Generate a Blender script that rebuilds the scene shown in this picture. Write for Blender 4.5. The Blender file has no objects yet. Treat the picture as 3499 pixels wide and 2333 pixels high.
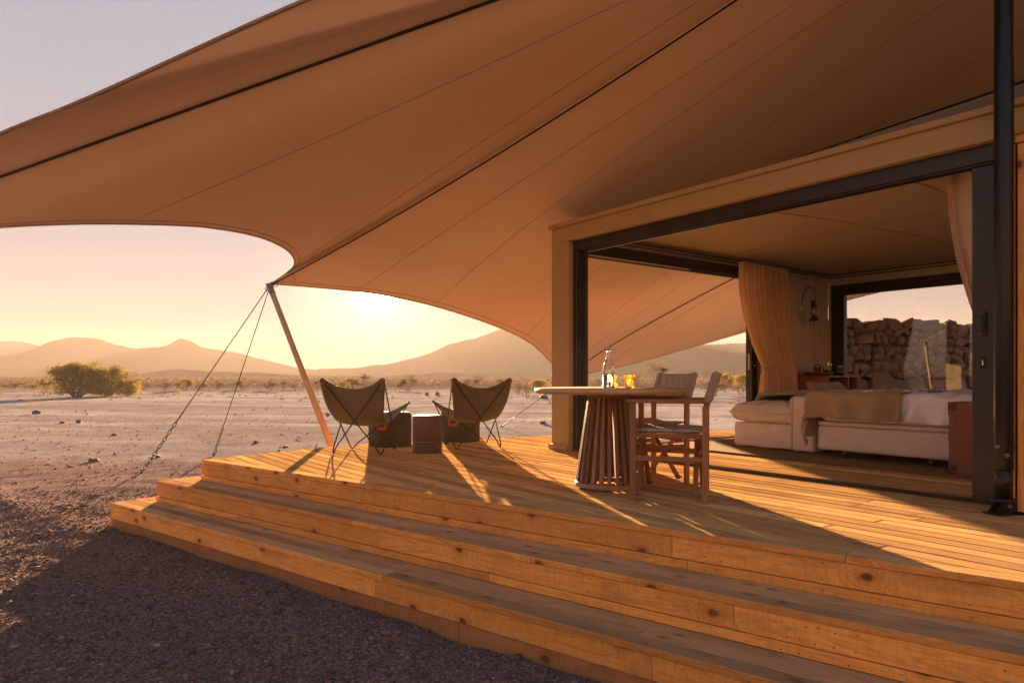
import bpy, bmesh, math, random
import numpy as np
from math import sin, cos, pi, radians, sqrt, atan2
from mathutils import Vector, Matrix, noise

S = bpy.context.scene
C = S.collection
random.seed(7)
V = Vector

# ------------------------------------------------------------------ camera, sky, sun, exposure
cam = bpy.data.cameras.new('camera')
cam.sensor_width = 36.0
cam.lens = 24.0
cam.shift_y = 0.0333
cam.clip_start = 0.05
cam.clip_end = 6000
camo = bpy.data.objects.new('camera', cam)
camo.location = (0, 0, 0.84)
camo.rotation_euler = (radians(90), 0, 0)
C.objects.link(camo)
S.camera = camo

SUN = V((-0.1978, 1.0, 0.1210)).normalized()
SUN_EL = math.asin(SUN.z)
SUN_AZ = atan2(SUN.x, SUN.y)

w = bpy.data.worlds.new('World')
S.world = w
w.use_nodes = True
wn, wl = w.node_tree.nodes, w.node_tree.links
wn.clear()
sky = wn.new('ShaderNodeTexSky')
sky.sky_type = 'NISHITA'
sky.sun_disc = False
sky.sun_elevation = SUN_EL
sky.sun_rotation = SUN_AZ
sky.altitude = 600
sky.air_density = 1.0
sky.dust_density = 2.2
sky.ozone_density = 1.0
hs = wn.new('ShaderNodeHueSaturation')
hs.inputs['Saturation'].default_value = 1.5
# the photograph's sky is soft and even: compress the clear-sky model's range over the whole dome
gm = wn.new('ShaderNodeGamma'); gm.inputs['Gamma'].default_value = 0.07
wl.new(sky.outputs[0], gm.inputs['Color'])
wl.new(gm.outputs[0], hs.inputs['Color'])
tint = wn.new('ShaderNodeMix'); tint.data_type = 'RGBA'; tint.blend_type = 'MULTIPLY'
tint.inputs[0].default_value = 1.0
wl.new(hs.outputs[0], tint.inputs[6])
tint.inputs[7].default_value = (0.262, 0.332, 0.44, 1)
# the solar aureole: the bright ring of scattered light round the sun itself
tc = wn.new('ShaderNodeTexCoord')
dot = wn.new('ShaderNodeVectorMath'); dot.operation = 'DOT_PRODUCT'
dot.inputs[1].default_value = SUN
wl.new(tc.outputs['Generated'], dot.inputs[0])
def wpow(e, k):
    a = wn.new('ShaderNodeMath'); a.operation = 'MAXIMUM'; a.inputs[1].default_value = 0
    wl.new(dot.outputs['Value'], a.inputs[0])
    p = wn.new('ShaderNodeMath'); p.operation = 'POWER'; p.inputs[1].default_value = e
    wl.new(a.outputs[0], p.inputs[0])
    m = wn.new('ShaderNodeMath'); m.operation = 'MULTIPLY'; m.inputs[1].default_value = k
    wl.new(p.outputs[0], m.inputs[0])
    return m
g1 = wpow(12000, 300.0)
g2 = wpow(320, 1.6)
gs = wn.new('ShaderNodeMath'); gs.operation = 'ADD'
wl.new(g1.outputs[0], gs.inputs[0]); wl.new(g2.outputs[0], gs.inputs[1])
gc = wn.new('ShaderNodeMix'); gc.data_type = 'RGBA'; gc.blend_type = 'MIX'
gc.inputs[6].default_value = (0, 0, 0, 1); gc.inputs[7].default_value = (1.0, 0.66, 0.36, 1)
gc.clamp_factor = False
wl.new(gs.outputs[0], gc.inputs[0])
ad = wn.new('ShaderNodeMix'); ad.data_type = 'RGBA'; ad.blend_type = 'ADD'; ad.inputs[0].default_value = 1.0
wl.new(tint.outputs[2], ad.inputs[6]); wl.new(gc.outputs[2], ad.inputs[7])
bg = wn.new('ShaderNodeBackground'); bg.inputs['Strength'].default_value = 0.05
wl.new(ad.outputs[2], bg.inputs['Color'])
wo = wn.new('ShaderNodeOutputWorld')
wl.new(bg.outputs[0], wo.inputs['Surface'])

sl = bpy.data.lights.new('sun', 'SUN')
sl.energy = 3.3
sl.angle = radians(0.5)
sl.color = (1.0, 0.645, 0.35)
so = bpy.data.objects.new('sun', sl)
so.rotation_euler = SUN.to_track_quat('Z', 'Y').to_euler()
so.location = SUN * 60
C.objects.link(so)

S.view_settings.view_transform = 'Standard'
S.view_settings.look = 'None'
S.view_settings.gamma = 1.0
S.view_settings.exposure = 4.42
S.view_settings.use_curve_mapping = False
S.render.engine = 'CYCLES'
S.cycles.use_denoising = True
S.cycles.max_bounces = 12
S.cycles.diffuse_bounces = 8
S.cycles.glossy_bounces = 4
S.cycles.transmission_bounces = 8
S.cycles.transparent_max_bounces = 12
S.cycles.volume_bounces = 2
S.cycles.sample_clamp_indirect = 6.0
S.cycles.caustics_reflective = False
S.cycles.caustics_refractive = False

HAZE_DENSITY = 0.00085

# ------------------------------------------------------------------ materials
MATS = {}
class NT:
    def __init__(s, name):
        s.m = bpy.data.materials.new(name); s.m.use_nodes = True
        s.t = s.m.node_tree; s.t.nodes.clear()
        s.out = s.n('OutputMaterial')
        MATS[name] = s.m
    def n(s, typ, **kw):
        nd = s.t.nodes.new('ShaderNode' + typ)
        for k, v in kw.items():
            setattr(nd, k, v)
        return nd
    def l(s, a, b): s.t.links.new(a, b)
    def math(s, op, a, b=None, c=None):
        nd = s.n('Math', operation=op)
        for i, v in enumerate((a, b, c)):
            if v is None: continue
            if hasattr(v, 'is_linked') or isinstance(v, bpy.types.NodeSocket): s.l(v, nd.inputs[i])
            else: nd.inputs[i].default_value = v
        return nd.outputs[0]
    def mix(s, fac, a, b, blend='MIX'):
        nd = s.n('Mix', data_type='RGBA', blend_type=blend)
        for i, v in ((0, fac), (6, a), (7, b)):
            if isinstance(v, bpy.types.NodeSocket): s.l(v, nd.inputs[i])
            elif i == 0: nd.inputs[0].default_value = v
            else: nd.inputs[i].default_value = (*v, 1)
        return nd.outputs[2]
    def ramp(s, fac, stops):
        nd = s.n('ValToRGB')
        el = nd.color_ramp.elements
        while len(el) < len(stops): el.new(0.5)
        for e, (p, c) in zip(el, stops):
            e.position = p; e.color = (*c, 1) if len(c) == 3 else c
        s.l(fac, nd.inputs[0])
        return nd.outputs[0]
    def noise(s, vec, scale, detail=3, rough=.55, dist=0.0):
        nd = s.n('TexNoise'); nd.inputs['Scale'].default_value = scale
        nd.inputs['Detail'].default_value = detail; nd.inputs['Roughness'].default_value = rough
        nd.inputs['Distortion'].default_value = dist
        if vec is not None: s.l(vec, nd.inputs['Vector'])
        return nd.outputs['Fac']
    def mapping(s, vec, scale=(1, 1, 1), loc=(0, 0, 0)):
        nd = s.n('Mapping'); nd.inputs['Scale'].default_value = scale; nd.inputs['Location'].default_value = loc
        s.l(vec, nd.inputs['Vector']); return nd.outputs[0]
    def bump(s, h, strength=.3, dist=.01, normal=None):
        nd = s.n('Bump'); nd.inputs['Strength'].default_value = strength; nd.inputs['Distance'].default_value = dist
        s.l(h, nd.inputs['Height'])
        if normal is not None: s.l(normal, nd.inputs['Normal'])
        return nd.outputs[0]
    def bsdf(s, col, rough=.6, metal=0, spec=.5, normal=None, **kw):
        nd = s.n('BsdfPrincipled')
        if isinstance(col, bpy.types.NodeSocket): s.l(col, nd.inputs['Base Color'])
        else: nd.inputs['Base Color'].default_value = (*col, 1)
        if isinstance(rough, bpy.types.NodeSocket): s.l(rough, nd.inputs['Roughness'])
        else: nd.inputs['Roughness'].default_value = rough
        nd.inputs['Metallic'].default_value = metal
        nd.inputs['Specular IOR Level'].default_value = spec
        for k, v in kw.items(): nd.inputs[k].default_value = v
        if normal is not None: s.l(normal, nd.inputs['Normal'])
        return nd
    def fin(s, nd):
        s.l(nd.outputs[0], s.out.inputs['Surface']); return s.m

def obj_vec(t):
    """object coordinates shifted by a per-object random offset, so no two pieces share a grain"""
    tcn = t.n('TexCoord'); oi = t.n('ObjectInfo')
    cm = t.n('CombineXYZ')
    t.l(t.math('MULTIPLY', oi.outputs['Random'], 37.0), cm.inputs[0])
    t.l(t.math('MULTIPLY', oi.outputs['Random'], 91.0), cm.inputs[1])
    t.l(t.math('MULTIPLY', oi.outputs['Random'], 53.0), cm.inputs[2])
    a = t.n('VectorMath', operation='ADD')
    t.l(tcn.outputs['Object'], a.inputs[0]); t.l(cm.outputs[0], a.inputs[1])
    return a.outputs[0], oi.outputs['Random']

def wood(name, light, mid, dark, axis='X', rough=.55, knots=1.0, vary=.25, stain=0.0, stain_col=(.05, .03, .02), grain=1.0, spec=.35, bump=.25, saw=0.0):
    t = NT(name)
    v, rnd = obj_vec(t)
    lo, hi = 0.9, 13.0 * grain
    sc = {'X': (lo, hi, hi), 'Y': (hi, lo, hi), 'Z': (hi, hi, lo)}[axis]
    vs = t.mapping(v, sc)
    n1 = t.noise(vs, 1.0, 4, .6, 0.6)
    if knots:
        # knots sit on the board's face, and the growth rings bend round them
        sx = t.n('SeparateXYZ'); t.l(v, sx.inputs[0])
        al = {'X': 0, 'Y': 1, 'Z': 2}[axis]; ot = [i for i in range(3) if i != al]
        kc = t.n('CombineXYZ')
        t.l(t.math('MULTIPLY', sx.outputs[al], 2.1), kc.inputs[0])
        t.l(t.math('MULTIPLY', t.math('ADD', sx.outputs[ot[0]], sx.outputs[ot[1]]), 3.1), kc.inputs[1])
        vo = t.n('TexVoronoi'); vo.voronoi_dimensions = '2D'; vo.inputs['Scale'].default_value = 1.0
        t.l(kc.outputs[0], vo.inputs['Vector'])
        kd = t.math('ADD', vo.outputs['Distance'], t.math('MULTIPLY', t.math('SUBTRACT', t.noise(v, 25, 2), .5), .05))
        n1 = t.math('ADD', n1, t.math('MULTIPLY', t.ramp(kd, [(.0, (1, 1, 1)), (.30, (0, 0, 0))]), .45))
    fine = t.noise(t.mapping(v, tuple(x * (1.5 if x < 2 else 9) for x in sc)), 1.0, 3, .7)
    # cathedral rings: noise level sets
    rings = t.math('FRACT', t.math('MULTIPLY', n1, 9.0))
    rings = t.math('ABSOLUTE', t.math('SUBTRACT', rings, .5))
    rings = t.math('MULTIPLY', rings, 2.0)
    col = t.ramp(rings, [(0.0, dark), (.35, mid), (1.0, light)])
    col = t.mix(.55, col, t.ramp(fine, [(.3, mid), (.7, light)]))
    broad = t.noise(v, 1.3, 2)
    col = t.mix(t.math('MULTIPLY', broad, .45), col, mid)
    if saw:
        # faint cross marks left by the saw
        s_ = {'X': (70, 9, 9), 'Y': (9, 70, 9), 'Z': (9, 9, 70)}[axis]
        sw = t.noise(t.mapping(v, s_), 1.0, 3, .6, .4)
        col = t.mix(t.math('MULTIPLY', t.math('MULTIPLY', t.ramp(sw, [(.45, (0, 0, 0)), (.7, (1, 1, 1))]), broad), saw), col, dark)
    h = fine
    if knots:
        halo, core = t.ramp(kd, [(.04, (1, 1, 1)), (.17, (0, 0, 0))]), t.ramp(kd, [(.035, (1, 1, 1)), (.075, (0, 0, 0))])
        col = t.mix(t.math('MULTIPLY', halo, .5 * knots), col, dark)
        col = t.mix(t.math('MULTIPLY', core, .9 * knots), col, tuple(x * .3 for x in dark))
    hv = t.n('HueSaturation')
    t.l(col, hv.inputs['Color'])
    t.l(t.math('ADD', t.math('MULTIPLY', rnd, vary * 2), 1 - vary), hv.inputs['Value'])
    hv.inputs['Saturation'].default_value = 1.0
    col = hv.outputs[0]
    if stain:
        sn = t.noise(t.mapping(v, {'X': (2, 5, 5), 'Y': (5, 2, 5), 'Z': (5, 5, 2)}[axis]), 1.0, 4, .65)
        col = t.mix(t.math('MULTIPLY', t.ramp(sn, [(.48, (0, 0, 0)), (.70, (1, 1, 1))]), stain), col, stain_col)
    nrm = t.bump(h, bump, .004)
    rg = t.math('ADD', t.math('MULTIPLY', fine, .25), rough - .12)
    return t.fin(t.bsdf(col, rg, 0, spec, nrm))

def plain(name, col, rough=.6, metal=0, spec=.5, var=.12, scale=8, bump=0.0, bscale=200, col2=None, **kw):
    t = NT(name)
    v, rnd = obj_vec(t)
    n1 = t.noise(v, scale, 4, .6)
    c2 = col2 or tuple(max(0, x * (1 - var * 2)) for x in col)
    c = t.mix(t.ramp(n1, [(.3, (0, 0, 0)), (.7, (1, 1, 1))]), c2, col)
    nrm = None
    if bump:
        nrm = t.bump(t.noise(v, bscale, 2), bump, .003)
    rg = t.math('ADD', t.math('MULTIPLY', n1, .2), rough - .1)
    return t.fin(t.bsdf(c, rg, metal, spec, nrm, **kw))

def fabric(name, col, weave=500, var=.10, bump=.25, rough=.9, wr=0.0, translucent=0.0, scale=6, sheen=.2):
    t = NT(name)
    v, rnd = obj_vec(t)
    wv = t.n('TexWave'); wv.inputs['Scale'].default_value = weave / 6.28; wv.bands_direction = 'DIAGONAL'
    t.l(v, wv.inputs['Vector'])
    n1 = t.noise(v, scale, 4, .6)
    n2 = t.noise(v, weave * .35, 2)
    c = t.mix(t.ramp(n1, [(.3, (0, 0, 0)), (.7, (1, 1, 1))]), tuple(x * (1 - 2 * var) for x in col), col)
    c = t.mix(t.math('MULTIPLY', n2, .35), c, tuple(x * .6 for x in col))
    h = t.math('ADD', n2, t.math('MULTIPLY', wv.outputs['Fac'], .5))
    nrm = t.bump(h, bump, .002)
    if wr:
        nrm = t.bump(t.noise(v, 14, 3, .5, .8), wr, .02, nrm)
    b = t.bsdf(c, rough, 0, .15, nrm)
    b.inputs['Sheen Weight'].default_value = sheen
    if translucent:
        tr = t.n('BsdfTranslucent'); t.l(c, tr.inputs['Color'])
        mx = t.n('MixShader'); mx.inputs[0].default_value = translucent
        t.l(b.outputs[0], mx.inputs[1]); t.l(tr.outputs[0], mx.inputs[2])
        return t.fin(mx)
    return t.fin(b)

wood('deck_top', (.70, .43, .19), (.56, .315, .12), (.25, .13, .055), 'X', .62, .35, .28, .45, (.2, .125, .075), 1.4, .0, 1.0)
wood('tread', (.54, .32, .165), (.45, .25, .12), (.2, .11, .065), 'X', .62, .5, .26, .5, (.15, .095, .065), 1.1, .0, .5)
wood('riser', (.82, .42, .115), (.68, .29, .066), (.34, .11, .024), 'X', .5, 1.0, .26, .45, (.26, .12, .05), .9, .3, .25, .5)
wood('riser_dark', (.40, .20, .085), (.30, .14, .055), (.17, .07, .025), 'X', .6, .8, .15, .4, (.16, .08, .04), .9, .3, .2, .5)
wood('cladding', (.76, .37, .10), (.62, .27, .065), (.34, .12, .03), 'Z', .5, 1.0, .2, .2, (.2, .1, .05), .9)
wood('teak_top', (.52, .33, .17), (.44, .26, .12), (.28, .15, .07), 'X', .42, 0, .05, 0, grain=.6)
wood('teak_slat', (.30, .175, .105), (.235, .13, .075), (.13, .07, .04), 'Z', .6, 0, .35, .2, (.12, .08, .06), 1.5, .05)
wood('teak_x', (.32, .145, .06), (.24, .10, .042), (.13, .05, .02), 'X', .5, 0, .2, .2, (.2, .12, .09), 1.6)
wood('teak_y', (.32, .145, .06), (.24, .10, .042), (.13, .05, .02), 'Y', .5, 0, .2, .2, (.2, .12, .09), 1.6)
wood('teak_z', (.32, .145, .06), (.24, .10, .042), (.13, .05, .02), 'Z', .5, 0, .2, .2, (.2, .12, .09), 1.6)
wood('cabinet', (.32, .14, .05), (.26, .10, .036), (.15, .055, .02), 'Z', .4, 0, .05, 0, grain=.7)
fabric('canvas_olive', (.15, .12, .08), 600, .18, .3, .75, .12)
fabric('canvas_tan', (.34, .27, .19), 500, .06, .2)
fabric('linen', (.70, .60, .52), 300, .08, .35, .9, .15)
fabric('bed_base', (.70, .60, .52), 300, .06, .3, .9, .1)
fabric('white_sheet', (.86, .86, .90), 800, .03, .1, .85, .2)
fabric('throw_olive', (.38, .285, .175), 120, .12, .7, .95, .1)
fabric('throw_fur', (.40, .34, .25), 90, .3, .6, 1.0, scale=9)
fabric('curtain', (.80, .58, .37), 350, .06, .4, .9, 0, .35)
fabric('cushion_tan', (.36, .28, .19), 400, .08, .3)
fabric('wall_canvas', (.52, .47, .40), 300, .05, .12, .85)
fabric('ceiling_canvas', (.44, .34, .19), 250, .05, .1, .85)
fabric('fascia_canvas', (.43, .305, .14), 250, .06, .12, .7)
fabric('roof_canvas', (.085, .065, .045), 250, .1, .2, .9)
fabric('stripe_pillow', (.55, .47, .38), 120, .2, .4)
plain('dark_frame', (.024, .018, .014), .42, 0, .5, .1)
plain('black_steel', (.012, .012, .014), .32, .3, .5, .2, 30, .15, 300)
plain('rod_steel', (.015, .013, .012), .4, .2, .5)
plain('galvanised', (.24, .23, .22), .6, .6, .3, .2, 60)
plain('pole_wrap', (.52, .34, .21), .7, 0, .3, .06, 12, .5, 420)
plain('cable', (.02, .016, .014), .95, 0, 0)
plain('strap', (.055, .035, .025), .8, 0, .2)
plain('leather_orange', (.42, .125, .03), .5, 0, .4)
plain('leather_brown', (.24, .085, .045), .42, 0, .4, .12, 20, .2, 350)
plain('drum_clay', (.115, .058, .042), .5, 0, .5, .06, 5, .08, 200)
plain('pouf_canvas', (.085, .072, .056), .85, 0, .2, .15, 14, .3, 500)
plain('brass', (.42, .25, .09), .3, .9, .5)
plain('chrome', (.6, .58, .55), .15, 1.0, .5)
plain('bronze', (.10, .055, .03), .35, .7, .5)
plain('white_metal', (.55, .53, .50), .45, .2, .5)
plain('machine_grey', (.30, .33, .40), .35, 0, .5)
plain('tray_wood', (.075, .03, .016), .35, 0, .5)
plain('book_cover', (.16, .19, .18), .6, 0, .4)
plain('cup_ceramic', (.34, .25, .17), .35, 0, .5)
plain('cookies', (.25, .12, .04), .8, 0, .3, .4, 60)

def glass(name, col, ior=1.45, rough=0.0):
    t = NT(name)
    b = t.bsdf(col, rough, 0, .5)
    b.inputs['Transmission Weight'].default_value = 1.0
    b.inputs['IOR'].default_value = ior
    return t.fin(b)
def pane(name, refl=1.52, tintc=(.93, .95, .94)):
    t = NT(name)
    tr = t.n('BsdfTransparent'); tr.inputs['Color'].default_value = (*tintc, 1)
    gl = t.n('BsdfGlossy'); gl.inputs['Roughness'].default_value = 0.0
    fr = t.n('Fresnel'); fr.inputs['IOR'].default_value = refl
    mx = t.n('MixShader')
    t.l(fr.outputs[0], mx.inputs[0]); t.l(tr.outputs[0], mx.inputs[1]); t.l(gl.outputs[0], mx.inputs[2])
    return t.fin(mx)
glass('clear_glass', (.96, .98, .97))
glass('water', (.95, .98, .97), 1.33)
glass('lamp_glass', (.9, .9, .85))
def amber():
    t = NT('amber_glass')
    v, rnd = obj_vec(t)
    vo = t.n('TexVoronoi'); vo.inputs['Scale'].default_value = 140
    t.l(v, vo.inputs['Vector'])
    nrm = t.bump(vo.outputs['Distance'], .8, .004)
    b = t.bsdf((.80, .56, .16), .06, 0, .5, nrm)
    b.inputs['Transmission Weight'].default_value = 1.0
    b.inputs['IOR'].default_value = 1.45
    return t.fin(b)
amber()
pane('window_pane', 1.65)

def canopy_mat():
    t = NT('canopy_canvas')
    tcn = t.n('TexCoord'); v = tcn.outputs['Object']
    n1 = t.noise(v, .55, 4, .6)
    n2 = t.noise(v, 9, 5, .65)
    c = t.mix(t.ramp(n1, [(.3, (0, 0, 0)), (.7, (1, 1, 1))]), (.50, .375, .30), (.56, .425, .345))
    c = t.mix(t.math('MULTIPLY', t.ramp(n2, [(.58, (0, 0, 0)), (.8, (1, 1, 1))]), .25), c, (.34, .22, .14))
    nr = t.bump(t.noise(v, 350, 2), .15, .002)
    nr = t.bump(t.noise(v, 1.6, 2), .12, .06, nr)
    d = t.n('BsdfDiffuse'); t.l(c, d.inputs['Color']); t.l(nr, d.inputs['Normal'])
    tr = t.n('BsdfTranslucent'); tr.inputs['Color'].default_value = (.60, .32, .15, 1)
    mx = t.n('MixShader'); mx.inputs[0].default_value = .010
    t.l(d.outputs[0], mx.inputs[1]); t.l(tr.outputs[0], mx.inputs[2])
    return t.fin(mx)
canopy_mat()
plain('canopy_seam', (.32, .24, .19), .9, 0, .0)
plain('canopy_hem', (.42, .32, .25), .9, 0, .0)

def quilt(name, col):
    t = NT(name)
    v, rnd = obj_vec(t)
    tcn = t.n('TexCoord'); sp = t.n('SeparateXYZ'); t.l(tcn.outputs['UV'], sp.inputs[0])
    def tri(a):
        f = t.math('FRACT', a)
        return t.math('ABSOLUTE', t.math('SUBTRACT', f, .5))
    a = tri(t.math('ADD', sp.outputs[0], sp.outputs[1]))
    b = tri(t.math('ADD', t.math('SUBTRACT', sp.outputs[0], sp.outputs[1]), 50.0))
    m = t.math('MINIMUM', t.math('SUBTRACT', .5, a), t.math('SUBTRACT', .5, b))
    h = t.math('POWER', t.math('MINIMUM', t.math('MULTIPLY', m, 4.0), 1.0), .45)
    nrm = t.bump(h, .9, .012)
    n2 = t.noise(v, 160, 2)
    nrm = t.bump(n2, .2, .002, nrm)
    c = t.mix(t.ramp(m, [(.0, (1, 1, 1)), (.05, (0, 0, 0))]), col, tuple(x * .45 for x in col))
    return t.fin(t.bsdf(c, .8, 0, .2, nrm))
quilt('quilted_canvas', (.40, .31, .215))

def rug_mat():
    t = NT('rug_weave')
    v, rnd = obj_vec(t)
    n = t.noise(v, 260, 2); n3 = t.noise(v, 70, 3); n2 = t.noise(v, 3, 3)
    c = t.ramp(t.math('ADD', t.math('MULTIPLY', n, .5), t.math('MULTIPLY', n3, .5)), [(.35, (.10, .06, .03)), (.62, (.42, .27, .13))])
    c = t.mix(t.math('MULTIPLY', n2, .4), c, (.20, .12, .06))
    return t.fin(t.bsdf(c, .95, 0, .1, t.bump(t.math('ADD', n, n3), 1.0, .012)))
rug_mat()

def ground_mat():
    t = NT('desert_ground')
    geo = t.n('NewGeometry'); v = geo.outputs['Position']
    sp = t.n('SeparateXYZ'); t.l(v, sp.inputs[0])
    n_big = t.noise(v, .16, 4, .6)
    n_mid = t.noise(v, 1.1, 5, .65)
    n_fine = t.noise(v, 16, 6, .75)
    vo = t.n('TexVoronoi'); vo.inputs['Scale'].default_value = 60; t.l(v, vo.inputs['Vector'])
    vo2 = t.n('TexVoronoi'); vo2.inputs['Scale'].default_value = 95; t.l(v, vo2.inputs['Vector'])
    # dark volcanic gravel spread round the deck, pale silt farther out
    cellg = t.n('SeparateColor'); t.l(vo.outputs['Color'], cellg.inputs[0])
    cellg2 = t.n('SeparateColor'); t.l(vo2.outputs['Color'], cellg2.inputs[0])
    gcol = t.ramp(t.math('ADD', t.math('MULTIPLY', cellg.outputs[0], .5), t.math('MULTIPLY', cellg2.outputs[0], .5)),
                  [(.05, (.085, .06, .057)), (.55, (.19, .132, .122)), (.85, (.29, .21, .19)), (1.0, (.44, .37, .35))])
    silt = t.ramp(t.math('ADD', t.math('MULTIPLY', n_mid, .6), t.math('MULTIPLY', n_fine, .4)),
                  [(.3, (.19, .152, .148)), (.5, (.35, .31, .31)), (.72, (.45, .42, .425))])
    # mask: distance from the deck corner, broken up by noise
    dx = t.math('ADD', sp.outputs[0], 1.0)
    edge = t.math('ADD', sp.outputs[1], t.math('MULTIPLY', t.math('SUBTRACT', n_big, .5), 7.0))
    edge = t.math('ADD', edge, t.math('MULTIPLY', t.math('SUBTRACT', n_mid, .5), 4.5))
    edge = t.math('ADD', edge, t.math('MULTIPLY', t.math('SUBTRACT', n_fine, .5), 2.0))
    m = t.math('MULTIPLY_ADD', edge, .35, -3.9)
    mm = t.n('Clamp'); t.l(m, mm.inputs[0])
    col = t.mix(mm.outputs[0], gcol, silt)
    # sparse dark stone litter on the silt
    vs = t.n('TexVoronoi'); vs.inputs['Scale'].default_value = 3.2; t.l(v, vs.inputs['Vector'])
    lit = t.ramp(vs.outputs['Distance'], [(.03, (1, 1, 1)), (.07, (0, 0, 0))])
    col = t.mix(t.math('MULTIPLY', t.math('MULTIPLY', lit, n_mid), .6), col, (.085, .06, .05))
    # beyond the bare pan the soil is darker and red, under dry grass
    far = t.n('MapRange'); far.inputs['From Min'].default_value = 58; far.inputs['From Max'].default_value = 95
    t.l(t.math('ADD', sp.outputs[1], t.math('MULTIPLY', t.math('SUBTRACT', n_big, .5), 30.0)), far.inputs[0])
    col = t.mix(far.outputs[0], col, (.075, .045, .03))
    # streaks of paler and darker silt
    st = t.noise(t.mapping(v, (.05, .32, 1)), 1.0, 5, .65)
    col = t.mix(t.math('MULTIPLY', t.ramp(st, [(.42, (1, 1, 1)), (.58, (0, 0, 0))]), t.math('MULTIPLY', mm.outputs[0], .55)), col, (.15, .112, .105))
    h = t.math('ADD', t.math('MULTIPLY', vo.outputs['Distance'], -1.0), t.math('MULTIPLY', vo2.outputs['Distance'], -.5))
    h = t.math('ADD', h, t.math('MULTIPLY', n_fine, 1.2))
    nrm = t.bump(h, 1.0, .014)
    nrm = t.bump(n_mid, .5, .12, nrm)
    return t.fin(t.bsdf(col, 1.0, 0, 0.0, nrm))
ground_mat()

def hill_mat(name, a, b):
    t = NT(name)
    geo = t.n('NewGeometry'); v = geo.outputs['Position']
    n1 = t.noise(v, .018, 6, .65); n2 = t.noise(v, .12, 5, .7)
    c = t.mix(t.ramp(t.math('ADD', t.math('MULTIPLY', n1, .5), t.math('MULTIPLY', n2, .5)), [(.35, (0, 0, 0)), (.65, (1, 1, 1))]), a, b)
    return t.fin(t.bsdf(c, 1.0, 0, 0.0, t.bump(n2, .6, 2.5)))
hill_mat('hill_sunlit', (.20, .115, .07), (.36, .23, .145))
hill_mat('hill_rock', (.06, .038, .028), (.11, .07, .05))

def stone_mat():
    t = NT('wall_stone')
    v, rnd = obj_vec(t)
    n = t.noise(v, 5, 5, .7); n2 = t.noise(v, 40, 4, .7)
    c = t.ramp(rnd, [(0, (.20, .165, .16)), (.3, (.32, .23, .20)), (.55, (.27, .255, .265)), (.8, (.33, .25, .225)), (1, (.19, .175, .18))])
    c = t.mix(t.math('MULTIPLY', n, .8), c, (.42, .33, .29))
    c = t.mix(t.math('MULTIPLY', n2, .5), c, (.14, .11, .10))
    return t.fin(t.bsdf(c, .85, 0, .2, t.bump(t.math('ADD', n2, n), .6, .02)))
stone_mat()
plain('wall_core', (.035, .028, .025), .95)
plain('rock_grey', (.13, .105, .10), .85, 0, .3, .25, 9, .6, 30)
plain('rock_red', (.20, .115, .085), .85, 0, .3, .25, 9, .6, 30)
def pebble_mat():
    t = NT('pebbles')
    geo = t.n('NewGeometry')
    r = geo.outputs['Random Per Island']
    c = t.ramp(r, [(0, (.08, .056, .053)), (.45, (.175, .12, .11)), (.72, (.27, .175, .14)), (.9, (.22, .17, .16)), (.975, (.32, .26, .24)), (1, (.42, .36, .34))])
    n = t.noise(geo.outputs['Position'], 120, 3)
    c = t.mix(t.math('MULTIPLY', n, .4), c, (.07, .05, .05))
    return t.fin(t.bsdf(c, 1.0, 0, 0.0))
pebble_mat()
def leaf_mat(name, a, b, tr=.35):
    t = NT(name)
    geo = t.n('NewGeometry'); r = geo.outputs['Random Per Island']
    c = t.mix(r, a, b)
    d = t.n('BsdfDiffuse'); t.l(c, d.inputs['Color'])
    x = t.n('BsdfTranslucent'); t.l(c, x.inputs['Color'])
    mx = t.n('MixShader'); mx.inputs[0].default_value = tr
    t.l(d.outputs[0], mx.inputs[1]); t.l(x.outputs[0], mx.inputs[2])
    return t.fin(mx)
leaf_mat('leaf_green', (.14, .105, .025), (.28, .20, .045))
leaf_mat('leaf_yellow', (.22, .15, .02), (.32, .22, .04))
leaf_mat('leaf_dry', (.10, .065, .035), (.16, .11, .06))
plain('bark', (.10, .068, .045), .9, 0, .2, .2, 20, .6, 40)
plain('bark_grey', (.16, .12, .095), .9, 0, .2, .2, 20, .6, 40)

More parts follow.
